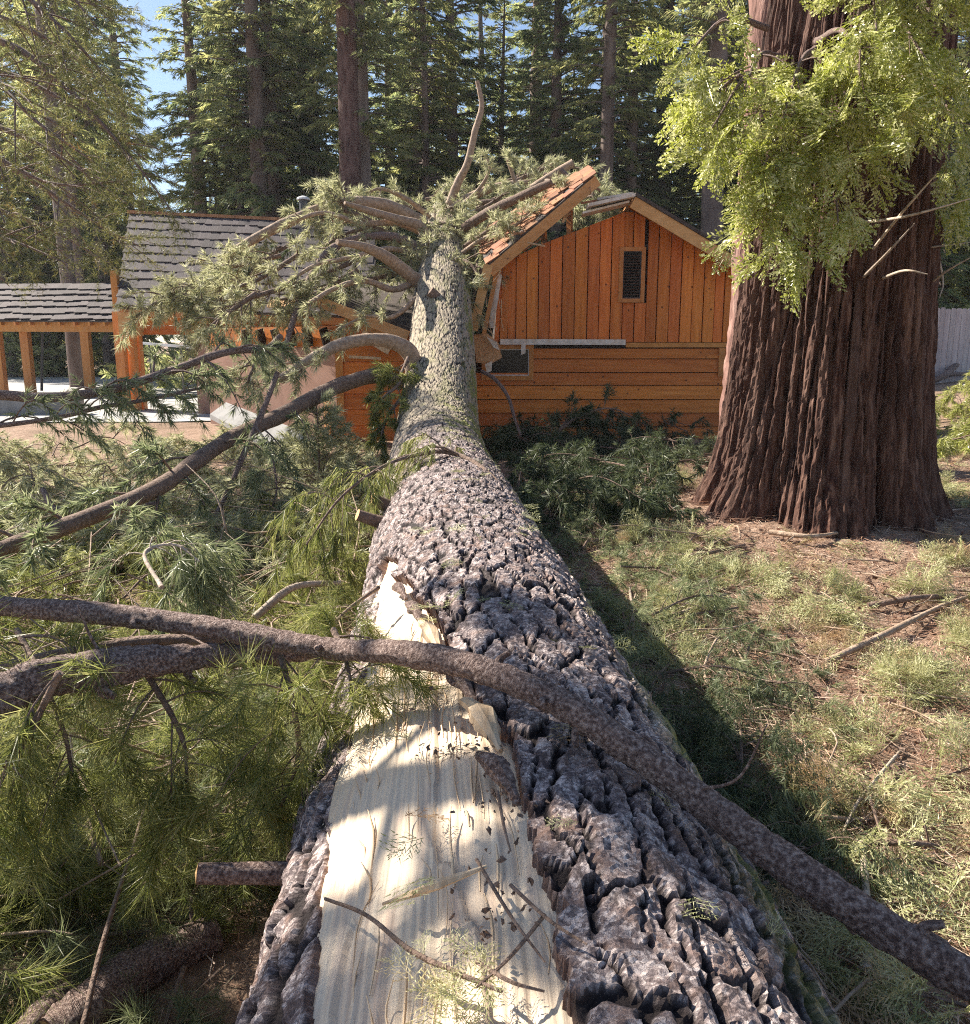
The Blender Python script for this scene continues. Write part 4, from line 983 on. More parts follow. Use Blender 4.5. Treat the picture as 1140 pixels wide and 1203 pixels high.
# ------------------------------------------------------------------ the giant standing cedar
def giant():
    cx, cy = 3.86, 9.75; zb = float(gz(cx, cy)) - .35
    root = empty('giant_cedar', (cx, cy, zb)); tag(root, 'giant reddish furrowed cedar trunk with bright green drooping sprays', 'tree')
    z = np.concatenate([np.arange(0, 5.2, .028), np.arange(5.2, 18, .16)]); n = 440
    th = np.linspace(0, 2 * math.pi, n, endpoint=False); TH, ZZ = np.meshgrid(th, z); 
    R = np.interp(ZZ, [0, .3, .6, 1.0, 1.6, 2.4, 3.6, 5, 10, 18], [1.30, 1.19, 1.09, 1.02, .96, .92, .89, .85, .74, .55])
    fl = ss(4.5, 0, ZZ)
    lob = np.abs(np.sin(TH * 4.5 + .6 + .9 * np.sin(TH * 2 + 1) + .12 * np.sin(ZZ * 1.3))) ** .6
    arc = TH * 1.15
    wx = (fbm(arc * 3, ZZ * .6, 4, 3) - .5) * .12
    jx = (fbm(arc * 30, ZZ * 5, 37, 3) - .5) * .03
    f1, f2, i1, _, _ = worley((arc + wx + jx) / .13, (ZZ) / 2.8, 31); g1 = ss(.02, .30, f2 - f1)
    f1, f2, i2, _, _ = worley((arc + wx * .5 + jx) / .045, ZZ / .8, 32); g2 = ss(.02, .2, f2 - f1)
    f1, f2, i3, _, _ = worley((arc + jx) / .020, ZZ / .20, 36)
    fb = fbm(arc * 60, ZZ * 7, 33, 4) - .5
    rad = R * (1 + (.085 + .10 * fl) * (lob - .65)) + .30 * ss(.9, 0, ZZ) * (lob - .75) + .07 * g1 * (.6 + .4 * i1) + .026 * g2 * (.4 + .6 * i2) + .012 * i3 + .018 * fb + .10 * fl * (fbm(TH * 2.2, ZZ * .5, 35, 2) - .5)
    P = np.stack([cx + rad * np.cos(TH) + .01 * ZZ, cy + rad * np.sin(TH), zb + ZZ], -1)
    m = len(z); i, j = np.meshgrid(np.arange(m - 1), np.arange(n), indexing='ij'); jj = (j + 1) % n
    F = np.stack([i * n + j, i * n + jj, (i + 1) * n + jj, (i + 1) * n + j], -1).reshape(-1, 4)
    Acc().add(P.reshape(-1, 3), F).obj('trunk', M['bark_cedar'], root, False, dict(relief=np.clip(g1 * .55 + g2 * .3 + .25 * i3 + .25 * (lob - .6), 0, 1), rnd=i1))
    rng = np.random.RandomState(50)
    ends = [(806, 112, 7.6), (836, 205, 7.5), (826, 158, 7.8), (868, 262, 7.4), (884, 318, 7.3), (932, 345, 7.2), (918, 300, 7.2), (985, 300, 7.2), (1000, 240, 7.1), (920, 200, 7.3),
            (1010, 130, 7.1), (1055, 180, 7.0), (1090, 60, 7.0), (1120, 120, 7.1), (1140, 40, 7.0), (1040, 40, 7.1), (1130, 190, 7.2), (1075, 240, 7.3), (960, 200, 7.2), (905, 270, 7.4), (1090, 130, 6.9),
            (860, 190, 7.6), (1030, 90, 6.9), (1020, 180, 7.0), (1120, 10, 6.9), (895, 235, 7.2), (1125, 270, 8.6), (1100, 300, 9.3)]
    for k, e in enumerate(ends):
        if e[0] > 1010 and e[1] > 205 and e[2] < 8: continue
        E_ = at(e[0], e[1] - 46 + rng.uniform(-16, 16), e[2]); h0 = E_[2] + rng.uniform(.5, 1.2)
        st = np.array([cx + (E_[0] - cx) * .45 + rng.uniform(-.3, .3), cy - .75 + rng.uniform(-.2, .2), h0])
        mid = st * .45 + E_ * .55 + [0, 0, rng.uniform(.1, .35)]
        wd, nd = bough([st, mid, E_], [.035, .02, .006], rng, nb=5, blen=.55, start=.42, per=4, tm=TC, ts=.36, droop=.12, bdroop=.2, flat=.4, roll=.9, jit=.45, down=.25)
        o = wd.obj('limb', M['limb_red'], root, True); nd.obj('sprays', M['cedar_leaf'], o)
    # bare dead twigs on the right side
    for pts in [[(1000, 262, 8.2), (1060, 255, 7.6), (1145, 232, 7.2)], [(1010, 330, 8.0), (1040, 300, 7.8), (1075, 262, 7.6)], [(1040, 290, 8.6), (1075, 292, 9), (1145, 284, 9.4)], [(1078, 345, 9.4), (1110, 320, 9), (1145, 300, 8.8)], [(1020, 300, 8), (1060, 250, 7.6), (1100, 205, 7.2)],
                [(1088, 290, 9.2), (1096, 318, 9.2), (1086, 348, 9.2)], [(1100, 290, 9.4), (1108, 330, 9.4), (1104, 350, 9.3)], [(1030, 330, 8.2), (1062, 318, 8), (1090, 322, 7.8)]]:
        if pts[0][0] < 1045: pts = [(pts[0][0], pts[0][1], 9.05)] + pts[1:]
        wd = tube(ats(pts), [.017, .012, .005], 6, 14, .1, 3); wd.obj('dead_twig', M['dead'], root, True)
giant()

def plain_tree(name, x, y, h, r, mat, label, seed, group=None):
    zb = float(gz(x, y)) - .1; root = empty(name, (x, y, zb)); tag(root, label, 'tree', group)
    tube([(x, y, zb), (x + .02, y, zb + h * .3), (x + .05, y, zb + h)], [r * 1.25, r, r * .7], 28, 90, .16, seed).obj('trunk', mat, root, True)
    return root
q = at(905, 50, 13.2)
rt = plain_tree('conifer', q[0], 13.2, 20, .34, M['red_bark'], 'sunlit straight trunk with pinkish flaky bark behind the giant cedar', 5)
rngp = np.random.RandomState(61)
for k in range(10):
    a = rngp.uniform(0, 6.3); z0 = rngp.uniform(10, 18); p = np.array([q[0], 13.2, z0]); e = p + np.array([math.cos(a) * 1.8, math.sin(a) * 1.8, -.3])
    wd, nd = bough([p, (p + e) / 2 + [0, 0, .15], e], [.04, .01], rngp, nb=10, blen=.6, per=5, tm=TP_FAR, ts=1.3)
    o = wd.obj('limb', M['limb'], rt); nd.obj('needles', M['far_fir'], o)

# ------------------------------------------------------------------ forest behind
def fir_meshes(seed, h, z0, lmax, r, leaf, dens=1.0, droop=.35):
    rng = np.random.RandomState(seed)
    tr = tube([(0, 0, -.3), (rng.normal() * .1, rng.normal() * .1, h * .5), (rng.normal() * .2, rng.normal() * .2, h)], [r * 1.15, r * .8, r * .12], 12, 30, .10, seed)
    Ps = [[], [], []]; Ds = [[], [], []]; Ss = [[], [], []]
    z = z0
    while z < h - .3:
        f = (z - z0) / (h - z0); l0 = lmax * (1 - f) ** .75 * (.55 + .45 * ss(0, .2, f)) + .15
        nb = max(3, int(6 * dens))
        for k in range(nb):
            a = rng.uniform(0, 2 * math.pi); l = l0 * rng.uniform(.55, 1.2)
            if rng.uniform() < .12: continue
            d = np.array([math.cos(a), math.sin(a), 0]); up = .25 * f - droop * (1 - f)
            b = np.array([0, 0, z + rng.uniform(-.2, .2)])
            e = b + d * l + [0, 0, up * l]
            if l > .9 or True:
                tr.merge(tube([b, (b + e) / 2 + [0, 0, .06 * l], e], [.03 + .012 * l, .008], 3, 4, cap=False))
            ns = max(2, int(l / .24))
            for j in range(ns):
                g = .22 + .78 * (j + rng.uniform(0, 1)) / ns
                p = b * (1 - g) + e * g + [0, 0, .12 * l * math.sin(g * 3.14)]
                sd = rng.uniform(-1, 1)
                dd = unit(d + np.cross(d, [0, 0, 1]) * sd * 1.0 + [0, 0, -.25 + rng.normal() * .2])
                q = rng.randint(3); Ps[q].append(p); Ds[q].append(dd); Ss[q].append(rng.uniform(.45, .8) * (.7 + .12 * l))
        z += rng.uniform(.26, .46) / dens
    cr = Acc()
    for q in range(3):
        n = len(Ps[q]); cr.add(*scatter(TFAR[q], Ps[q], Ds[q], np.array(Ss[q]), rng, .12, rng.normal(size=n) * .5))
    return tr.mesh('trunk', M['far_bark'], True), cr.mesh('crown', M[leaf])

KINDS = [fir_meshes(1, 25, 1.0, 3.3, .30, 'far_fir', 1.1), fir_meshes(2, 27, 2.0, 3.0, .34, 'far_fir', 1.05), fir_meshes(3, 26, 9.5, 2.6, .40, 'far_pine', .9, .1),
         fir_meshes(4, 22, .6, 2.9, .24, 'far_pine', 1.1), fir_meshes(5, 27, 6.5, 3.0, .42, 'far_fir', .8), fir_meshes(6, 24, 1.4, 2.7, .22, 'far_pine', 1.1, .2)]
def forest_tree(kind, x, y, sc, rot, label, group=None, name='conifer', rs=None):
    tr, cr = KINDS[kind]; root = empty(name, (x, y, float(gz(x, y)))); root.rotation_euler = (0, 0, rot); root.scale = (sc, sc, sc * .98)
    tag(root, label, 'tree', group)
    for nm, me in (('trunk', tr), ('crown', cr)):
        o = bpy.data.objects.new(nm, me); COL.objects.link(o); o.parent = root
        if nm == 'trunk' and rs: o.scale = (rs, rs, 1)
    return root
# trunks one can pick out
for (px, Y, kind, sc, rs, lab) in [
        (305, 37, 2, 1.0, .95, 'pale grey conifer trunk rising above the lodge ridge, next to two thin dark ones'),
        (334, 44, 4, 1.0, .6, 'thin dark conifer trunk just right of the pale grey one above the lodge ridge'),
        (366, 41, 4, 1.0, .9, 'dark shaded conifer trunk above the vent pipe of the lodge'),
        (429, 34.5, 2, .98, .7, 'dark slim conifer touching the big red-brown trunk behind the crown'),
        (500, 40, 5, 1.05, .8, 'slender pale conifer trunk standing behind the upright dead limb'),
        (711, 36, 2, 1.0, .75, 'grey conifer trunk rising directly behind the cabin ridge'),
        (838, 33, 2, 1.0, 1.0, 'dark conifer with bare side branches between cabin roof and giant cedar'),
        (78, 36, 2, 1.0, .75, 'straight grey trunk above the timber shelter, first of a close pair'),
        (89, 40, 2, 1.0, .6, 'straight grey trunk above the timber shelter, slimmer of a close pair')]:
    q = at(px, 300, Y); forest_tree(kind, q[0], Y, sc, px * .7, lab, rs=rs)
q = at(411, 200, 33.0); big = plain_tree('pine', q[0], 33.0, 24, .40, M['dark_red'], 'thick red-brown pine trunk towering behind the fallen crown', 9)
_, crm = KINDS[2]; o = bpy.data.objects.new('crown', crm); COL.objects.link(o); o.parent = big; o.scale = (.9, .9, 1); o.location = (0, 0, 3)
rngf = np.random.RandomState(2024)
def zone(px):
    if px < 150: return 'dense green conifer behind the timber shelter', 'conifers behind the timber shelter'
    if px < 400: return 'tall fir standing behind the lodge roof', 'firs behind the lodge'
    if px < 580: return 'tall fir standing behind the fallen crown', 'firs behind the fallen crown'
    if px < 870: return 'tall dark fir standing behind the cabin roof', 'firs behind the cabin'
    return 'dark conifer standing behind the board fence', 'conifers behind the board fence'
placed = []
for px in np.concatenate([np.arange(-120, 1300, 41), np.arange(-100, 1300, 52)]):
    row = 0 if len(placed) < 35 else 1
    px = px + rngf.uniform(-11, 11); Y = [rngf.uniform(37, 46), rngf.uniform(48, 60), rngf.uniform(62, 78)][row]
    placed.append(px)
    if 176 < px < 232: continue
    if 384 < px < 440 and row == 0: continue
    if px < 150 and row == 0: Y += 6
    q = at(px, 300, Y); k = [0, 1, 3, 5, 0, 3, 1, 4][rngf.randint(8)]
    lab, grp = zone(px)
    forest_tree(k, q[0], Y, rngf.uniform(.85, 1.12), rngf.uniform(0, 6.3), lab, grp)
# the wood beyond, one dark mass
far_acc = Acc()
Ps = []; 
for k in range(140):
    px = rngf.uniform(-250, 1400); Y = rngf.uniform(85, 125)
    if 178 < px < 226: continue
    q = at(px, 300, Y); h = rngf.uniform(17, 27); r0 = rngf.uniform(2.2, 3.6)
    n = 75; f = rngf.uniform(0, 1, n) ** 1.2; a = rngf.uniform(0, 6.3, n); rr = r0 * (1 - f) ** .8 * rngf.uniform(.3, 1, n)
    P = np.stack([q[0] + np.cos(a) * rr, Y + np.sin(a) * rr, float(gz(q[0], Y)) + f * h], -1); Dd = np.stack([np.cos(a), np.sin(a), -.5 + 0 * a], -1)
    far_acc.add(*scatter(TFAR[k % 3], P, Dd, rngf.uniform(1.6, 3.0, n), rngf, .1, rngf.normal(size=n) * .5))
    far_acc.merge(tube([(q[0], Y, 0), (q[0], Y, h)], [.3, .05], 5, 3), 1)
o = far_acc.obj('distant_forest', [M['far_fir'], M['far_bark']]); tag(o, 'dark far-off conifer wood behind all the other trees', 'forest', kind='stuff')
# shrubs under the trees
sh = Acc()
for k in range(110):
    px = rngf.uniform(-150, 1300); Y = rngf.uniform(34, 50); q = at(px, 400, Y)
    if px < 150: Y = rngf.uniform(44, 58)
    n = 30; a = rngf.uniform(0, 6.3, n); hh = rngf.uniform(.6, 2.2)
    P = np.stack([q[0] * Y / q[1] + rngf.normal(size=n) * .8, Y + rngf.normal(size=n) * .6, gz(q[0], Y) + rngf.uniform(0, 1, n) * hh], -1)
    Dd = np.stack([np.cos(a), np.sin(a), rngf.uniform(-.2, .8, n)], -1)
    sh.add(*scatter(TFAR[k % 3], P, Dd, rngf.uniform(.5, .9, n), rngf, .05))
o = sh.obj('undergrowth', M['far_pine']); tag(o, 'low green undergrowth along the forest edge', 'undergrowth', kind='stuff')

# ------------------------------------------------------------------ conifer whose boughs hang in from the upper left
def left_conifer():
    x, y = -12.4, 14.8; zb = float(gz(x, y)); root = empty('overhanging_conifer', (x, y, zb)); tag(root, 'conifer whose drooping olive boughs hang in over the shelter', 'tree')
    tube([(x, y, zb - .2), (x, y, 5), (x + .1, y, 10)], [.34, .27, .16], 16, 40, .14, 3).obj('trunk', M['red_bark'], root, True)
    rng = np.random.RandomState(15)
    P = [[(-150, 20, 7.6), (0, 48, 7.3), (80, 105, 7.1), (150, 180, 7.0), (200, 245, 6.9)], [(-150, 60, 7.6), (0, 84, 7.5), (90, 128, 7.3), (175, 190, 7.2)], [(-150, 110, 7.8), (0, 150, 7.6), (80, 190, 7.5), (150, 240, 7.4)],
         [(-150, -60, 7.5), (0, -20, 7.3), (70, 30, 7.1), (130, 95, 7.0)], [(-150, -120, 7.6), (0, -70, 7.5), (70, -20, 7.4), (120, 40, 7.3)], [(-150, 160, 7.6), (-30, 175, 7.7), (60, 215, 7.6), (150, 212, 7.5)],
         [(-150, 200, 7.8), (-40, 235, 7.8), (50, 265, 7.7), (130, 310, 7.6)], [(-150, -20, 8.0), (0, 20, 8.2), (90, 70, 8.3), (150, 140, 8.2)], [(-150, 240, 7.6), (-60, 262, 7.3), (20, 285, 7.2), (80, 310, 7.0)], [(-150, 130, 8.0), (0, 190, 8.4), (110, 260, 8.5), (165, 290, 8.5)], [(-150, 0, 7.0), (-20, 80, 6.6), (40, 140, 6.3), (110, 190, 6.2)]]
    for pts in P:
        wd, nd = bough(ats([(a, b, c * 1.95) for a, b, c in pts]), [.08, .06, .035, .02, .009], rng, nb=16, blen=1.4, start=.18, per=9, tm=TP_SHORT, ts=1.9, droop=.0, bdroop=.12, flat=.6, wn=7, jit=.6)
        o = wd.obj('limb', M['limb_red'], root, True); nd.obj('needles', M['olive'], o)
    high_crown(root, x, y, 7.5, 9.5, 1.2, 2.0, 10, rng)
def high_crown(root, x, y, z0, z1, l0, l1, n, rng):
    W = Acc(); Nn = Acc()
    for k in range(n):
        z = rng.uniform(z0, z1); a = rng.uniform(0, 2 * math.pi); l = rng.uniform(l0, l1) * (1.15 - .6 * (z - z0) / (z1 - z0))
        b = np.array([x, y, z]); e = b + np.array([math.cos(a) * l, math.sin(a) * l, -.2 * l + .3])
        wd, nd = bough([b, (b + e) / 2 + [0, 0, .15], e], [.04, .012], rng, nb=9, blen=.6, per=6, tm=TP_FAR, ts=1.2, wn=5)
        W.merge(wd); Nn.merge(nd)
    W.obj('upper_limbs', M['limb_red'], root, True); Nn.obj('crown', M['olive'], root)
left_conifer()
sx, sy = -5.0, 5.0; sr = empty('conifer', (sx, sy, 0)); tag(sr, 'conifer just outside the view whose crown shades the butt of the log', 'tree')
tube([(sx, sy, -.2), (sx, sy, 4), (sx + .1, sy, 7.6)], [.2, .14, .04], 14, 30, .14, 3).obj('trunk', M['red_bark'], sr, True)
high_crown(sr, sx, sy, 4.9, 6.8, .5, .95, 10, np.random.RandomState(6))

# ------------------------------------------------------------------ loose boughs and logs
def loose(name, pts, r, label, cat='branch', mat='limb', leaf=None, group=None, cut=None, stubs=0, **kw):
    P = ats(pts) if len(pts[0]) == 3 and not isinstance(pts, np.ndarray) else pts
    if leaf is None: kw.update(nb=0, main_tip=False)
    rng = np.random.RandomState(abs(hash(label)) % 1000 if False else sum(map(ord, label)) % 1000)
    wd, nd = bough(P, r, rng, **kw)
    if stubs:
        c = curve(P, 120); tt = unit(np.gradient(c, axis=0)); rr0 = np.atleast_1d(r)
        for k in range(stubs):
            i = rng.randint(4, 116); q = unit(np.cross(tt[i], rng.normal(size=3))); ri = np.interp(i / 119, np.linspace(0, 1, len(rr0)), rr0)
            if rng.uniform() < .6: wd.merge(tube([c[i] + q * ri * .6, c[i] + q * ri * 1.25, c[i] + (q + tt[i] * .3) * ri * rng.uniform(1.5, 2.0)], [ri * .42, ri * .27, ri * .2], 8, 8, .2, k))
            else:
                e = c[i] + (q + tt[i] * rng.uniform(-.5, .5)) * rng.uniform(.12, .4); wd.merge(tube([c[i], (c[i] + e) / 2 + rng.normal(size=3) * .02, e], [ri * .12, ri * .09, .0015], 6, 10))
    o = wd.obj(name, M[mat], None, True); tag(o, label, cat, group)
    if nd.n: nd.obj('needles', M[leaf], o)
    if cut is not None:
        c = curve(P, 40); e = c[-1] if cut else c[0]; t = unit(c[-1] - c[-2]) if cut else unit(c[0] - c[1]); rr = np.atleast_1d(r)[-1 if cut else 0]
        s_ = unit(np.cross(t, [0, 0, 1.0])); n_ = np.cross(s_, t); th = np.linspace(0, 2 * math.pi, 20, endpoint=False)
        ring = e + rr * .98 * (np.cos(th)[:, None] * s_ + np.sin(th)[:, None] * n_) + t * .004; k = np.arange(20)
        Acc().add(np.vstack([e + t * .008, ring]), np.stack([0 * k, 1 + k, 1 + (k + 1) % 20], -1)).obj('cut_end', M['cutend'], o)
    return o
loose('fallen_branch', [(-90, 700, 3.0), (0, 712, 2.95), (130, 722, 2.85), (250, 738, 2.75), (380, 761, 2.6), (470, 767, 2.36), (560, 785, 2.19), (650, 822, 2.01), (740, 880, 1.86), (830, 945, 1.74), (920, 1012, 1.64), (1010, 1072, 1.54), (1100, 1128, 1.46), (1146, 1156, 1.42)],
      [.037, .037, .037, .037, .037, .037, .037, .037, .037, .038, .039, .040, .041, .042], 'long bare branch lying diagonally across the fallen trunk, sawn at one end', mat='limb_red', wn=34, wseg=420, rough=.17, cut=True, stubs=16)
loose('fallen_branch', [(-100, 850, 2.2), (0, 818, 2.35), (60, 795, 2.45), (140, 783, 2.55), (230, 772, 2.68), (310, 767, 2.8), (400, 764, 2.95)], [.068, .066, .060, .054, .046, .040, .034], 'thick flaky branch lying just under the long diagonal one', mat='limb_red', wn=34, wseg=260, rough=.24, stubs=10)
loose('fallen_branch', [(-60, 800, 2.75), (60, 772, 2.85), (160, 755, 2.95), (240, 752, 3.0), (330, 752, 3.1)], [.02, .022, .024, .024, .02], 'thin dry branch squeezed between the two thick foreground branches', mat='limb', wn=10, wseg=60)
loose('cut_log', [(60, 1225, 2.35), (110, 1180, 2.5), (165, 1140, 2.68), (250, 1098, 2.9)], [.085, .085, .08, .07], 'short reddish log lying low on the needles beside the butt', 'log', mat='limb_red', wn=26, wseg=90, rough=.2, cut=False, stubs=5)
loose('cut_log', [(20, 1225, 2.3), (48, 1195, 2.42), (78, 1172, 2.55)], [.05, .052, .05], 'small log end peeping out under the reddish log', 'log', mat='limb_red', wn=16, wseg=24, cut=True)
loose('fallen_branch', [(96, 1215, 2.2), (120, 1110, 2.45), (155, 1000, 2.8), (180, 930, 3.1), (235, 870, 3.4)], [.010, .009, .007, .005, .004], 'thin straight whip of wood slanting up through the long needles', mat='limb', wn=6)
# bough over the log with its needles hanging on the left
loose('fallen_bough', [(642, 668, 5.2), (628, 632, 5.6), (600, 588, 6.2), (570, 553, 6.8), (535, 533, 7.2), (500, 532, 7.1), (450, 548, 6.8), (400, 585, 6.4), (360, 640, 6.0)], [.032, .03, .027, .024, .021, .018, .014, .010, .006], 'green bough bent over the trunk with needles hanging like a fringe', 'bough', mat='limb', leaf='pine', nb=22, blen=.7, start=.48, per=7, tm=TP_MID, ts=1.15, droop=.10, bdroop=.8, wn=9)
loose('fallen_branch', [(-60, 462, 9.2), (0, 464, 9.3), (60, 467, 9.4), (130, 458, 9.6), (200, 436, 9.9), (265, 414, 10.2), (325, 410, 10.6)], [.055, .055, .055, .052, .05, .045, .04], 'dark curved branch crossing in front of the shelter and porch', mat='limb_red', leaf='pine_cool', nb=14, blen=.8, start=.3, per=7, tm=TP_FAR, ts=1.0, wn=10, bdroop=.5)
loose('fallen_branch', [(-60, 505, 9.0), (0, 500, 9.1), (70, 490, 9.2), (120, 478, 9.4), (170, 470, 9.6), (240, 455, 9.9)], [.03, .03, .028, .024, .018], 'thin dark branch hanging just below the dark curved branch', mat='limb_red', leaf='pine_cool', nb=12, blen=.8, start=.15, per=7, tm=TP_FAR, ts=1.0, bdroop=.5)
loose('fallen_branch', [(253, 607, 9.0), (270, 572, 9.2), (288, 530, 9.5), (310, 480, 9.9), (326, 438, 10.3)], [.024, .028, .032, .034, .032], 'dark upright branch crossing the long arched limb', mat='limb_red', leaf=None, wn=9)
loose('fallen_branch', [(300, 500, 9.7), (318, 530, 9.4), (325, 575, 9.2), (318, 600, 9.1)], [.014, .012, .008], 'thin twig drooping from the dark upright branch', mat='limb_red', leaf='pine_cool', nb=4, blen=.4, per=5, tm=TP_FAR)
loose('fallen_branch', [(50, 575, 8.6), (70, 600, 8.4), (140, 598, 8.7), (190, 590, 9.0)], [.03, .03, .025, .02], 'short crooked branch under the long arched limb', mat='limb_red', wn=9)
loose('dead_stick', [(262, 655, 6.6), (262, 690, 6.3), (285, 715, 6.1), (310, 722, 6.0)], [.016, .016, .018, .015], 'pale hooked dead stick standing left of the trunk', mat='dead', wn=7)
loose('dead_stick', [(300, 725, 5.6), (345, 690, 5.8), (400, 685, 6.0)], [.03, .028, .02], 'pale bleached stick leaning towards the trunk beside the hooked one', mat='dead', wn=8)
loose('dead_stick', [(310, 715, 5.9), (340, 690, 6.1), (360, 680, 6.2)], [.02, .018, .012], 'short grey stick lying behind the pale bleached one', mat='limb', wn=7)
# ground sticks on the right
gs = [([(692, 640), (725, 624), (762, 614)], .022, 'tan barkless stick in shadow right of the trunk', 'limb_pale'),
      ([(626, 618), (640, 600), (668, 593), (694, 589)], .016, 'white forked stick beside the trunk flank', 'dead'),
      ([(756, 730), (800, 720), (853, 698)], .020, 'pale stick lying along the edge of the log shadow', 'dead'),
      ([(786, 718), (815, 692), (848, 668)], .018, 'brown stick crossing the pale one near the log shadow', 'limb_pale'),
      ([(970, 778), (1040, 745), (1100, 715), (1145, 698)], .024, 'long straight pole lying on the sunny ground by the frame edge', 'limb_pale'),
      ([(1020, 712), (1070, 703), (1120, 700)], .030, 'thick short stick half buried in front of the giant cedar', 'limb'),
      ([(905, 625), (950, 630), (985, 626)], .028, 'flat brown stick at the foot of the giant cedar', 'limb_pale'),
      ([(780, 655), (830, 650), (875, 640)], .022, 'dark stick left of the cedar roots', 'limb'),
      ([(1010, 990), (1060, 990), (1105, 994)], .016, 'dark stick lying above the birch-pale stick', 'limb'),
      ([(590, 565), (615, 590), (640, 570)], .03, 'reddish broken stick in the shade between trunk and cabin', 'limb_red'),
      ([(760, 575), (790, 565), (808, 552)], .03, 'gnarled brown stick left of the giant trunk at the cabin corner', 'limb'),
      ([(660, 505), (700, 522), (745, 538)], .014, 'thin straight twig in front of the cabin wall boards', 'limb_pale'),
      ([(740, 690), (745, 740), (738, 775)], .012, 'thin dead twig in the dark shade of the trunk', 'dead'),
      ([(860, 760), (930, 772), (985, 800)], .010, 'thin curved twig on the sunny green sprays', 'limb'),
      ([(1060, 880), (1010, 940), (990, 980)], .010, 'thin upright twig on the sunny ground, right of the diagonal branch', 'dead')]
def ground_hit(px, py, lift=.03):
    lo, hi = 1.0, 60.0
    for _ in range(50):
        mid = (lo + hi) / 2; p = at(px, py, mid)
        if p[2] > float(gz(p[0], p[1])) + lift: lo = mid
        else: hi = mid
    return at(px, py, lo)
for pts, r, lab, mt in gs:
    P = np.array([ground_hit(a, b, r + .02 + (.05 if i == 1 else 0)) for i, (a, b) in enumerate(pts)])
    rng = np.random.RandomState(len(lab)); wd = tube(P, [r, r * .9, r * .6], 8, 18, .12, len(lab), knots=.3)
    for k in range(2):
        i = rng.randint(1, len(P)); d = unit(rng.normal(size=3) + [0, 0, .6]) * r * 9; b = P[i] * .7 + P[i - 1] * .3
        wd.merge(tube([b, b + d * .5 + [0, 0, .01], b + d], [r * .4, r * .2], 5, 5))
    o = wd.obj('dead_stick', M[mt], None, True); tag(o, lab, 'stick')
o = tube([ground_hit(1019, 1140, .05), ground_hit(1019, 1070, .08), ground_hit(1014, 990, .05)], [.016, .017, .015], 10, 24, .1, 2).obj('dead_stick', M['dead'], None, True); tag(o, 'birch-pale ringed stick under the diagonal branch', 'stick')
loose('fallen_branch', [(566, 436, 14.6), (582, 446, 14.4), (597, 466, 14.2), (605, 492, 14.0), (612, 512, 13.8)], [.035, .033, .03, .025, .02], 'reddish hooked branch hanging at the broken cabin corner', mat='limb_red', wn=9)
P = np.array([ground_hit(1096, 448, .1), ground_hit(1112, 440, .25), ground_hit(1125, 428, .45) , ground_hit(1146, 424, .5)])
wd = tube(P, [.07, .09, .08, .07], 10, 24, .12, 4); wd.merge(tube([P[1], P[1] + [.8, .1, .02], P[1] + [1.5, .1, .05]], [.06, .05], 8, 10, .1, 4))
o = wd.obj('fallen_branch', M['limb_red'], None, True); tag(o, 'pinkish forked branch lying in front of the board fence', 'branch')

# ------------------------------------------------------------------ debris on the exposed wood
def on_wood(Y, deg, out=.0):
    return on_log(Y, deg, -.045 + out)
def wood_hit(px, py, out=0.0):
    """point of the log's surface on a photograph sight line"""
    C = log_axis(1500); 
    for t in np.linspace(.9, 6, 2000):
        p = at(px, py, t); i = np.argmin(abs(C[:, 1] - p[1]))
        if np.linalg.norm(p - C[i, :3]) < C[i, 3] + out: return p
    return at(px, py, 2.0)
a = tube([wood_hit(450, 1062, .0), wood_hit(500, 1045, .03), wood_hit(572, 1018, .02)], [.003, .010, .004], 6, 14, .3, 8, knots=.4)
o = a.obj('wood_splinter', M['splinter']); tag(o, 'long pale splinter lying loose on the torn wood', 'splinter')
a = tube([wood_hit(382, 1056, .01), wood_hit(430, 1075, .03), wood_hit(480, 1115, .025), wood_hit(530, 1140, .02), wood_hit(590, 1165, .02)], [.0035, .004, .005, .005, .003], 6, 30, .1, 8)
rng = np.random.RandomState(5); nd = Acc()
for k in range(16):
    p = wood_hit(rng.uniform(480, 580), rng.uniform(1120, 1185), .02); nd.add(*scatter(TFIR, [p], [unit(rng.normal(size=3) * [1, 1, .15])], rng.uniform(.05, .10), rng, 0, rng.normal(size=1) * .4))
o = a.obj('twig', M['limb'], None, True); tag(o, 'curved twig with small green sprays lying on the torn wood', 'twig'); nd.obj('sprays', M['fir_litter'], o)
a = Acc()
for (x0, y0, x1, y1) in [(600, 1040, 690, 1110), (560, 1010, 640, 1130), (640, 1075, 560, 1160), (585, 930, 600, 1000), (560, 1130, 640, 1165)]:
    a.merge(tube([wood_hit(x0, y0, .02), wood_hit((x0 + x1) / 2, (y0 + y1) / 2 + 6, .03), wood_hit(x1, y1, .02)], [.004, .0035, .002], 5, 12))
o = a.obj('twig_litter', M['limb']); tag(o, 'loose brown twigs strewn over the lower torn wood', 'twigs', kind='stuff')
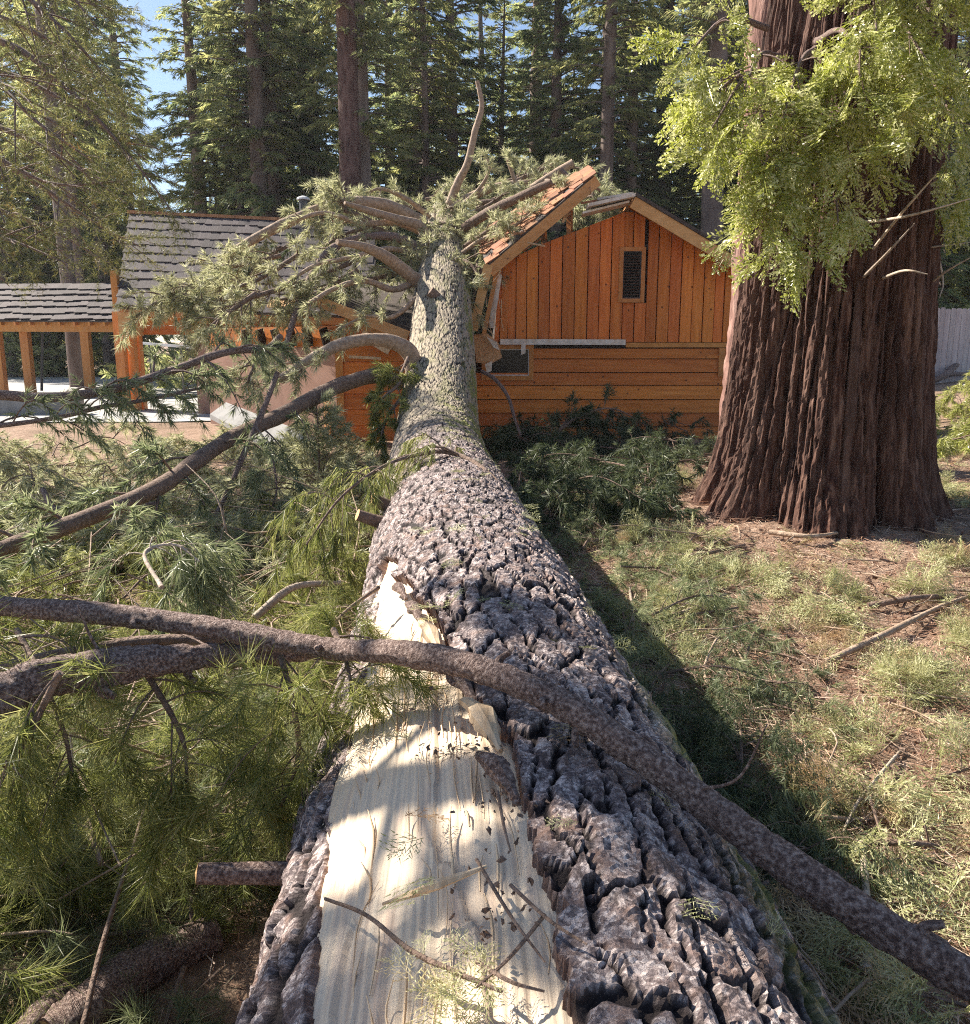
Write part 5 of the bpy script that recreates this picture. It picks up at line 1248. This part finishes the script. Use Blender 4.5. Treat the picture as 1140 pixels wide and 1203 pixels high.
# bark crumbs and moss bits on the tear
a = Acc(); rng = np.random.RandomState(19)
for k in range(130):
    c = [(575, 925, 14, 16), (600, 960, 22, 25), (590, 1050, 26, 34), (505, 850, 20, 22), (560, 880, 26, 18), (580, 1090, 26, 28)][rng.randint(6)]
    p = wood_hit(c[0] + rng.normal() * c[2], c[1] + rng.normal() * c[3], .012); s_ = rng.uniform(.0015, .0055)
    V, Fb = box(-s_, s_, -s_ * .6, s_ * .6, -s_ * .3, s_ * .3); V = V + rng.normal(size=V.shape) * s_ * .55
    q = unit(rng.normal(size=3)); r2 = unit(np.cross(q, rng.normal(size=3))); r3 = np.cross(q, r2)
    a.add(p + V[:, :1] * q + V[:, 1:2] * r2 + V[:, 2:] * r3, Fb)
o = a.obj('bark_crumbs', M['limb']); tag(o, 'dark bark crumbs gathered along the edge of the torn wood', 'bark crumbs', kind='stuff')
fb_ = Acc()
for k in range(90):
    Yk = rng.uniform(1.05, 3.2); dk = rng.uniform(np.interp(Yk, WTAB[:, 0], WTAB[:, 1]) + 3, np.interp(Yk, WTAB[:, 0], WTAB[:, 2]) - 1); l = rng.uniform(.06, .3); r_ = rng.uniform(.0015, .004)
    p0 = on_log(Yk, dk, -.042); p1 = on_log(Yk + l * .6, dk + rng.normal() * .6, -.036); p2 = on_log(Yk + l, dk + rng.normal() * 1.2, -.034 + rng.uniform(0, .025))
    fb_.merge(tube([p0, p1, p2], [r_ * .5, r_, r_ * .3], 4, 6, cap=False))
o = fb_.obj('fibre', M['splinter'], TREE); o['kind'] = 'stuff'
# green bits on bark
nd = Acc(); P = []; Dd = []
for k in range(70):
    Yk = rng.uniform(1.4, 8); p = on_log(Yk, rng.uniform(-30, 70), .03); P.append(p); Dd.append(unit(rng.normal(size=3) * [1, 1, .2]))
nd.add(*scatter(TFIR, P, Dd, rng.uniform(.06, .14, len(P)), rng, .05, rng.normal(size=len(P)) * .4))
o = nd.obj('fallen_sprays', M['fir_litter']); tag(o, 'small green sprays dropped on the bark of the trunk', 'sprays', kind='stuff')

# ------------------------------------------------------------------ brush on the left: needle boughs piled beside the trunk
def brush(name, n, area, zr, leaf, tm, ts, seed, label, cat, blen=.45, length=(.7, 1.5), nb=9, per=6, droop=.05, keep=None, lift=.25):
    rng = np.random.RandomState(seed); W = Acc(); Nn = Acc()
    for k in range(n):
        for _ in range(30):
            x = rng.uniform(area[0], area[1]); y = rng.uniform(area[2], area[3])
            if keep is None or keep(x, y): break
        z = float(gz(x, y)) + rng.uniform(*zr); a = rng.uniform(0, 6.3); l = rng.uniform(*length)
        d = np.array([math.cos(a), math.sin(a), rng.uniform(-.1, .3)])
        p = np.array([x, y, z]); e = p + d * l + [0, 0, -.25 * l]
        mid = (p + e) / 2 + [0, 0, lift * l * rng.uniform(.2, 1)]
        e[2] = max(e[2], float(gz(e[0], e[1])) + .04)
        if keep is not None and not keep(e[0], e[1]): e[:2] = p[:2] - d[:2] * l
        wd, nd = bough([p, mid, e], [.012, .008, .004], rng, nb=nb, blen=blen, start=.1, per=per, tm=tm, ts=ts, droop=droop, wn=5, flat=.3, bdroop=.4, seg=12, rough=0, jit=.75)
        W.merge(wd, 1); Nn.merge(nd, 0)
    Nn.merge(W)
    o = Nn.obj(name, [M[leaf], M['limb']]); tag(o, label, cat, kind='stuff'); return o
lk = lambda x, y: x < np.interp(y, AX[:, 1], AX[:, 0]) - .78 and x > -.62 * y - 1.2 and not (-1.85 < x < -.6 and y < 3.2)
brush('long_needle_brush', 60, (-2.8, -.75, 1.9, 4.6), (.05, .5), 'pine', TP_NEAR, 1.0, 1, 'long-needled green pine brush heaped left of the foreground trunk', 'pine brush', .32, (.6, 1.1), 7, 4, .01, lk)
brush('cool_needle_brush', 46, (-2.9, -.8, 1.7, 4.0), (.02, .4), 'pine_cool', TP_NEAR, .9, 2, 'greyish green pine brush low on the ground at the picture corner', 'pine brush', .3, (.5, .9), 7, 4, .01, lk)
brush('mid_needle_brush', 85, (-6.2, -1.0, 4.0, 9.5), (.03, .28), 'pine', TP_MID, 1.15, 3, 'mixed green pine brush covering the ground behind the foreground branches', 'pine brush', .42, (.7, 1.4), 8, 6, .05, lk)
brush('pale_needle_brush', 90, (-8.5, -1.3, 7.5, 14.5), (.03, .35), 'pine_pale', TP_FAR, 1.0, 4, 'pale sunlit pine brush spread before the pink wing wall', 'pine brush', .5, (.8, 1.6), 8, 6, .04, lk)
brush('corner_brush', 30, (-2.1, -.95, 1.9, 3.2), (.0, .06), 'pine_cool', TP_NEAR, .85, 14, 'low grey-green needle tufts around the reddish log', 'pine brush', .22, (.3, .6), 5, 3, .0, None, .1)
# boughs hanging from the foreground branches
for k, (pts, lab) in enumerate([([(20, 740, 2.75), (50, 800, 2.55), (75, 860, 2.45), (85, 910, 2.4)], 'yellow-green needle bough hanging under the thick flaky branch, near its thick end'),
                                ([(150, 760, 2.7), (190, 820, 2.6), (215, 870, 2.55), (220, 920, 2.5)], 'long-needled bough hanging under the middle of the thick flaky branch'),
                                ([(330, 770, 2.7), (345, 830, 2.55), (350, 890, 2.5), (330, 950, 2.5)], 'needle bough hanging against the left flank of the butt'),
                                ([(392, 740, 2.75), (405, 770, 2.6), (412, 800, 2.5)], 'small needle tuft hanging where the two branches meet the trunk'),
                                ([(70, 790, 2.3), (40, 850, 2.3), (10, 900, 2.3), (-20, 950, 2.3)], 'drooping needle bough at the picture edge below the thick branch')]):
    loose('pine_bough', pts, [.012, .009, .005], lab, 'bough', mat='limb', leaf='pine', nb=12 if k != 3 else 5, blen=.28, start=.02, per=4, tm=TP_NEAR, ts=1.05, droop=.02, bdroop=.4, wn=6, flat=.2, jit=.7)
loose('pine_bough', [(445, 690, 3.6), (410, 715, 3.4), (385, 740, 3.1)], [.010, .005], 'dark needle tuft resting on the long branch beside the tear', 'bough', mat='limb', leaf='pine', nb=6, blen=.2, start=.3, per=5, tm=TP_NEAR, ts=.9)
loose('pine_bough', [(190, 690, 4.6), (170, 650, 4.9), (205, 640, 5.0), (235, 660, 4.9)], [.014, .010, .006], 'arched long-needled bough standing up behind the foreground branches', 'bough', mat='dead', leaf='pine_cool', nb=14, blen=.35, start=.3, per=6, tm=TP_MID, ts=1.3, droop=.05, bdroop=.8)
# seedling pine catching the light
p = ground_hit(375, 580, 0); sd_ = empty('pine_sapling', p); tag(sd_, 'bright pale-needled young pine beside the trunk below the arched limbs', 'sapling')
tube([p, p + [.02, 0, .6], p + [.0, .05, 1.3]], [.02, .015, .006], 7, 10).obj('trunk', M['limb'], sd_)
rng = np.random.RandomState(30); nd = Acc(); wd = Acc()
for k in range(44):
    a = rng.uniform(0, 6.3); f = rng.uniform(.1, 1); b = p + [0, .03 * f, 1.3 * f]; l = .55 * (1.15 - f)
    d = np.array([math.cos(a), math.sin(a), .5]); e = b + d * l
    wd.merge(tube([b, e], [.006, .003], 4, 3, cap=False))
    for g in (.35, .55, .75, .95): nd.add(*scatter(TP_FAR, [b + d * l * g], [unit(d + rng.normal(size=3) * .3)], 1.0, rng))
wd.obj('branches', M['limb'], sd_); nd.obj('needles', M['pine_pale'], sd_)

# ------------------------------------------------------------------ brush and litter on the right
rk = lambda x, y: x > np.interp(y, AX[:, 1], AX[:, 0]) + .72 and math.hypot(x - 3.86, y - 9.75) > 1.75 and y < 16.6
rk2 = lambda x, y: rk(x, y) and x < np.interp(y, [2, 4, 8, 12, 16], [1.3, 1.6, 1.9, 2.6, 4.6])
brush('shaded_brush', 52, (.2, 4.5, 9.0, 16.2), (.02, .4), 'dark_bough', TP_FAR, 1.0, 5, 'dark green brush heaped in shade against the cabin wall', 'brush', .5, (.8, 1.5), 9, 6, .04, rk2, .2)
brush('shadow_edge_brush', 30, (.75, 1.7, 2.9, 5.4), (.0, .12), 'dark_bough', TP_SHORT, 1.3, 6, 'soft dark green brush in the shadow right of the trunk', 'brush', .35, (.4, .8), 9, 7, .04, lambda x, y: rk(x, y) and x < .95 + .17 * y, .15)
brush('shadow_brush', 45, (.3, 2.4, 5.0, 10), (.0, .15), 'pine_cool', TP_MID, .9, 7, 'grey-green brush in shade between the trunk and the giant cedar', 'brush', .35, (.5, 1.0), 8, 5, .04, lambda x, y: rk(x, y) and x < 2.3, .12)
brush('fence_brush', 40, (6.6, 12, 12.5, 18), (.05, .5), 'cedar_leaf', TP_FAR, 1.0, 8, 'mossy green brush heaped between the giant cedar and the fence', 'brush', .45, (.8, 1.4), 9, 6, .04)
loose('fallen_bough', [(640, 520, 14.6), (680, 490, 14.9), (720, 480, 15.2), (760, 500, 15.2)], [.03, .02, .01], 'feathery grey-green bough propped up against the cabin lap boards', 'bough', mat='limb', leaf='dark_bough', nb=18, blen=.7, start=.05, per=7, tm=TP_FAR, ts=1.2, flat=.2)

rng = np.random.RandomState(88)
def spots(n, area, keep):
    out = []
    while len(out) < n:
        x = rng.uniform(area[0], area[1], n); y = area[2] + (area[3] - area[2]) * rng.uniform(0, 1, n) ** 1.3
        for a, b in zip(x, y):
            if keep(a, b): out.append((a, b))
    return np.array(out[:n])
def near_g(P, d): return np.stack([P[:, 0], P[:, 1], gz(P[:, 0], P[:, 1]) + d], -1)
Cc = spots(300, (.6, 8.0, 1.8, 12.5), rk)
Cc = Cc[fbm(Cc[:, 0] * .9, Cc[:, 1] * .9, 7, 3) + .10 * rng.normal(size=len(Cc)) > .45]
Ps = []; Ds = []; Sc = []
for c in Cc:
    m_ = rng.randint(8, 22); a0 = rng.uniform(0, 6.3); rr_ = rng.uniform(.10, .28); hh = rng.uniform(.04, .16)
    for k in range(m_):
        q = c + rng.normal(size=2) * rr_; a_ = a0 + rng.normal() * .8
        Ps.append((q[0], q[1], float(gz(q[0], q[1])) + rng.uniform(.01, hh))); Ds.append((math.cos(a_), math.sin(a_), rng.uniform(-.3, .2))); Sc.append(rng.uniform(.15, .34))
n = len(Ps)
o = Acc().add(*scatter(TFIR, np.array(Ps), np.array(Ds), np.array(Sc), rng, .10, rng.normal(size=n) * .5)).obj('ground_sprays', M['fir_litter']); tag(o, 'yellow-green fir sprays strewn over the sunny forest floor', 'sprays', kind='stuff')
brush('broken_fir_sprigs', 85, (1.0, 7.0, 2.2, 11.5), (.02, .07), 'fir_litter', TFIR, .23, 12, 'broken yellow-green fir sprigs lying on the sunny ground by the cedar', 'sprigs', .26, (.3, .8), 8, 5, .06, rk, .12)
ch = Acc(); n = 4200
Vb, Fb = box(-1, 1, -.6, .6, -.18, .18); Vb = Vb + np.random.RandomState(3).normal(size=Vb.shape) * .18
S_ = np.stack([np.where(rng.uniform(0, 1, n) < .7, rng.uniform(.5, 7, n), rng.uniform(-5, 7, n)), 1.3 + 10 * rng.uniform(0, 1, n) ** 1.2], -1)
a = rng.uniform(0, 6.3, n); sc = rng.uniform(.006, .026, n)
tri = np.vstack([Fb[:, [0, 1, 2]], Fb[:, [0, 2, 3]]])
ch.add(*scatter((Vb, tri, np.zeros(8)), near_g(S_, rng.uniform(.005, .05, n)), np.stack([np.cos(a), np.sin(a), rng.normal(size=n) * .3], -1), sc, rng, 0))
o = ch.obj('bark_chips', M['chips']); tag(o, 'reddish bark chips scattered among the needles on the ground', 'bark chips', kind='stuff')
# dry needles and twigs
n = 130000
S_ = np.stack([np.where(rng.uniform(0, 1, n) < .75, rng.uniform(.4, 7.5, n), rng.uniform(-6, 9, n)), 1.2 + 12.5 * rng.uniform(0, 1, n) ** 1.3], -1)
a = rng.uniform(0, 6.3, n); Dd = np.stack([np.cos(a), np.sin(a), rng.normal(size=n) * .18], -1)
needle1 = (np.array([[0, -.5, 0], [0, .5, 0], [1, 0, 0.0]]) * [1, .036, 1], np.array([[0, 1, 2]]), np.array([0, 0, 1.0]))
o = Acc().add(*scatter(needle1, near_g(S_, rng.uniform(.0, .05, n)), Dd, rng.uniform(.06, .20, n), rng, 0, rng.normal(size=n) * .5)).obj('needle_litter', M['litter']); tag(o, 'dry brown pine needles covering the forest floor', 'litter', kind='stuff')
tw = Acc()
for k in range(520):
    y = 2.2 + 10 * rng.uniform() ** 1.2; x = rng.uniform(-.62 * y - .5, -.9)
    if not lk(x, y): continue
    l = rng.uniform(.25, 1.3); aa = rng.uniform(0, 6.3); p = np.array([x, y, float(gz(x, y)) + rng.uniform(.05, .6)]); d = np.array([math.cos(aa), math.sin(aa), rng.normal() * .35]) * l
    r = rng.uniform(.003, .011)
    tw.merge(tube([p, p + d * .5 + rng.normal(size=3) * l * .12, p + d], [r, r * .4], 5, 7, cap=False))
for k in range(90):
    y = 2.2 + 9.5 * rng.uniform(); x = rng.uniform(.8, 7)
    if not rk(x, y): continue
    l = rng.uniform(.35, 1.1); aa = rng.uniform(0, 6.3); p = np.array([x, y, float(gz(x, y)) + rng.uniform(.03, .12)]); d = np.array([math.cos(aa), math.sin(aa), rng.normal() * .06]) * l; r = rng.uniform(.005, .013)
    tw.merge(tube([p, p + d * .35 + rng.normal(size=3) * l * .05, p + d * .7 + rng.normal(size=3) * l * .05, p + d], [r, r * .8, r * .5], 6, 10, .1, k))
for k in range(2300):
    x = rng.uniform(-5, 7.5); y = 1.4 + 12 * rng.uniform() ** 1.3
    if not (rk(x, y) or lk(x, y)): continue
    l = rng.uniform(.1, .55); aa = rng.uniform(0, 6.3); p = np.array([x, y, float(gz(x, y)) + rng.uniform(.02, .1)]); d = np.array([math.cos(aa), math.sin(aa), rng.normal() * .12]) * l
    r = rng.uniform(.002, .0075)
    tw.merge(tube([p, p + d * .5 + rng.normal(size=3) * l * .08, p + d], [r, r * .6], 4, 5, cap=False))
o = tw.obj('twig_scatter', M['limb_pale'], None, True); tag(o, 'small dry twigs scattered over the forest floor', 'twigs', kind='stuff')

# ------------------------------------------------------------------ thin haze volume, added to lift the blacks of the far forest
hm = bpy.data.materials.new('lift_haze'); hm.use_nodes = True; ht = hm.node_tree
for n_ in list(ht.nodes):
    if n_.type != 'OUTPUT_MATERIAL': ht.nodes.remove(n_)
pv = ht.nodes.new('ShaderNodeVolumePrincipled'); pv.inputs['Color'].default_value = (.86, .92, 1.0, 1); pv.inputs['Density'].default_value = .0004; pv.inputs['Anisotropy'].default_value = .2
ht.links.new(pv.outputs[0], [n_ for n_ in ht.nodes if n_.type == 'OUTPUT_MATERIAL'][0].inputs['Volume'])
o = Acc().add(*box(-420, 420, -60, 420, -3, 36)).obj('haze', hm); tag(o, 'thin bluish haze added to lift the dark of the forest', 'haze', kind='stuff')
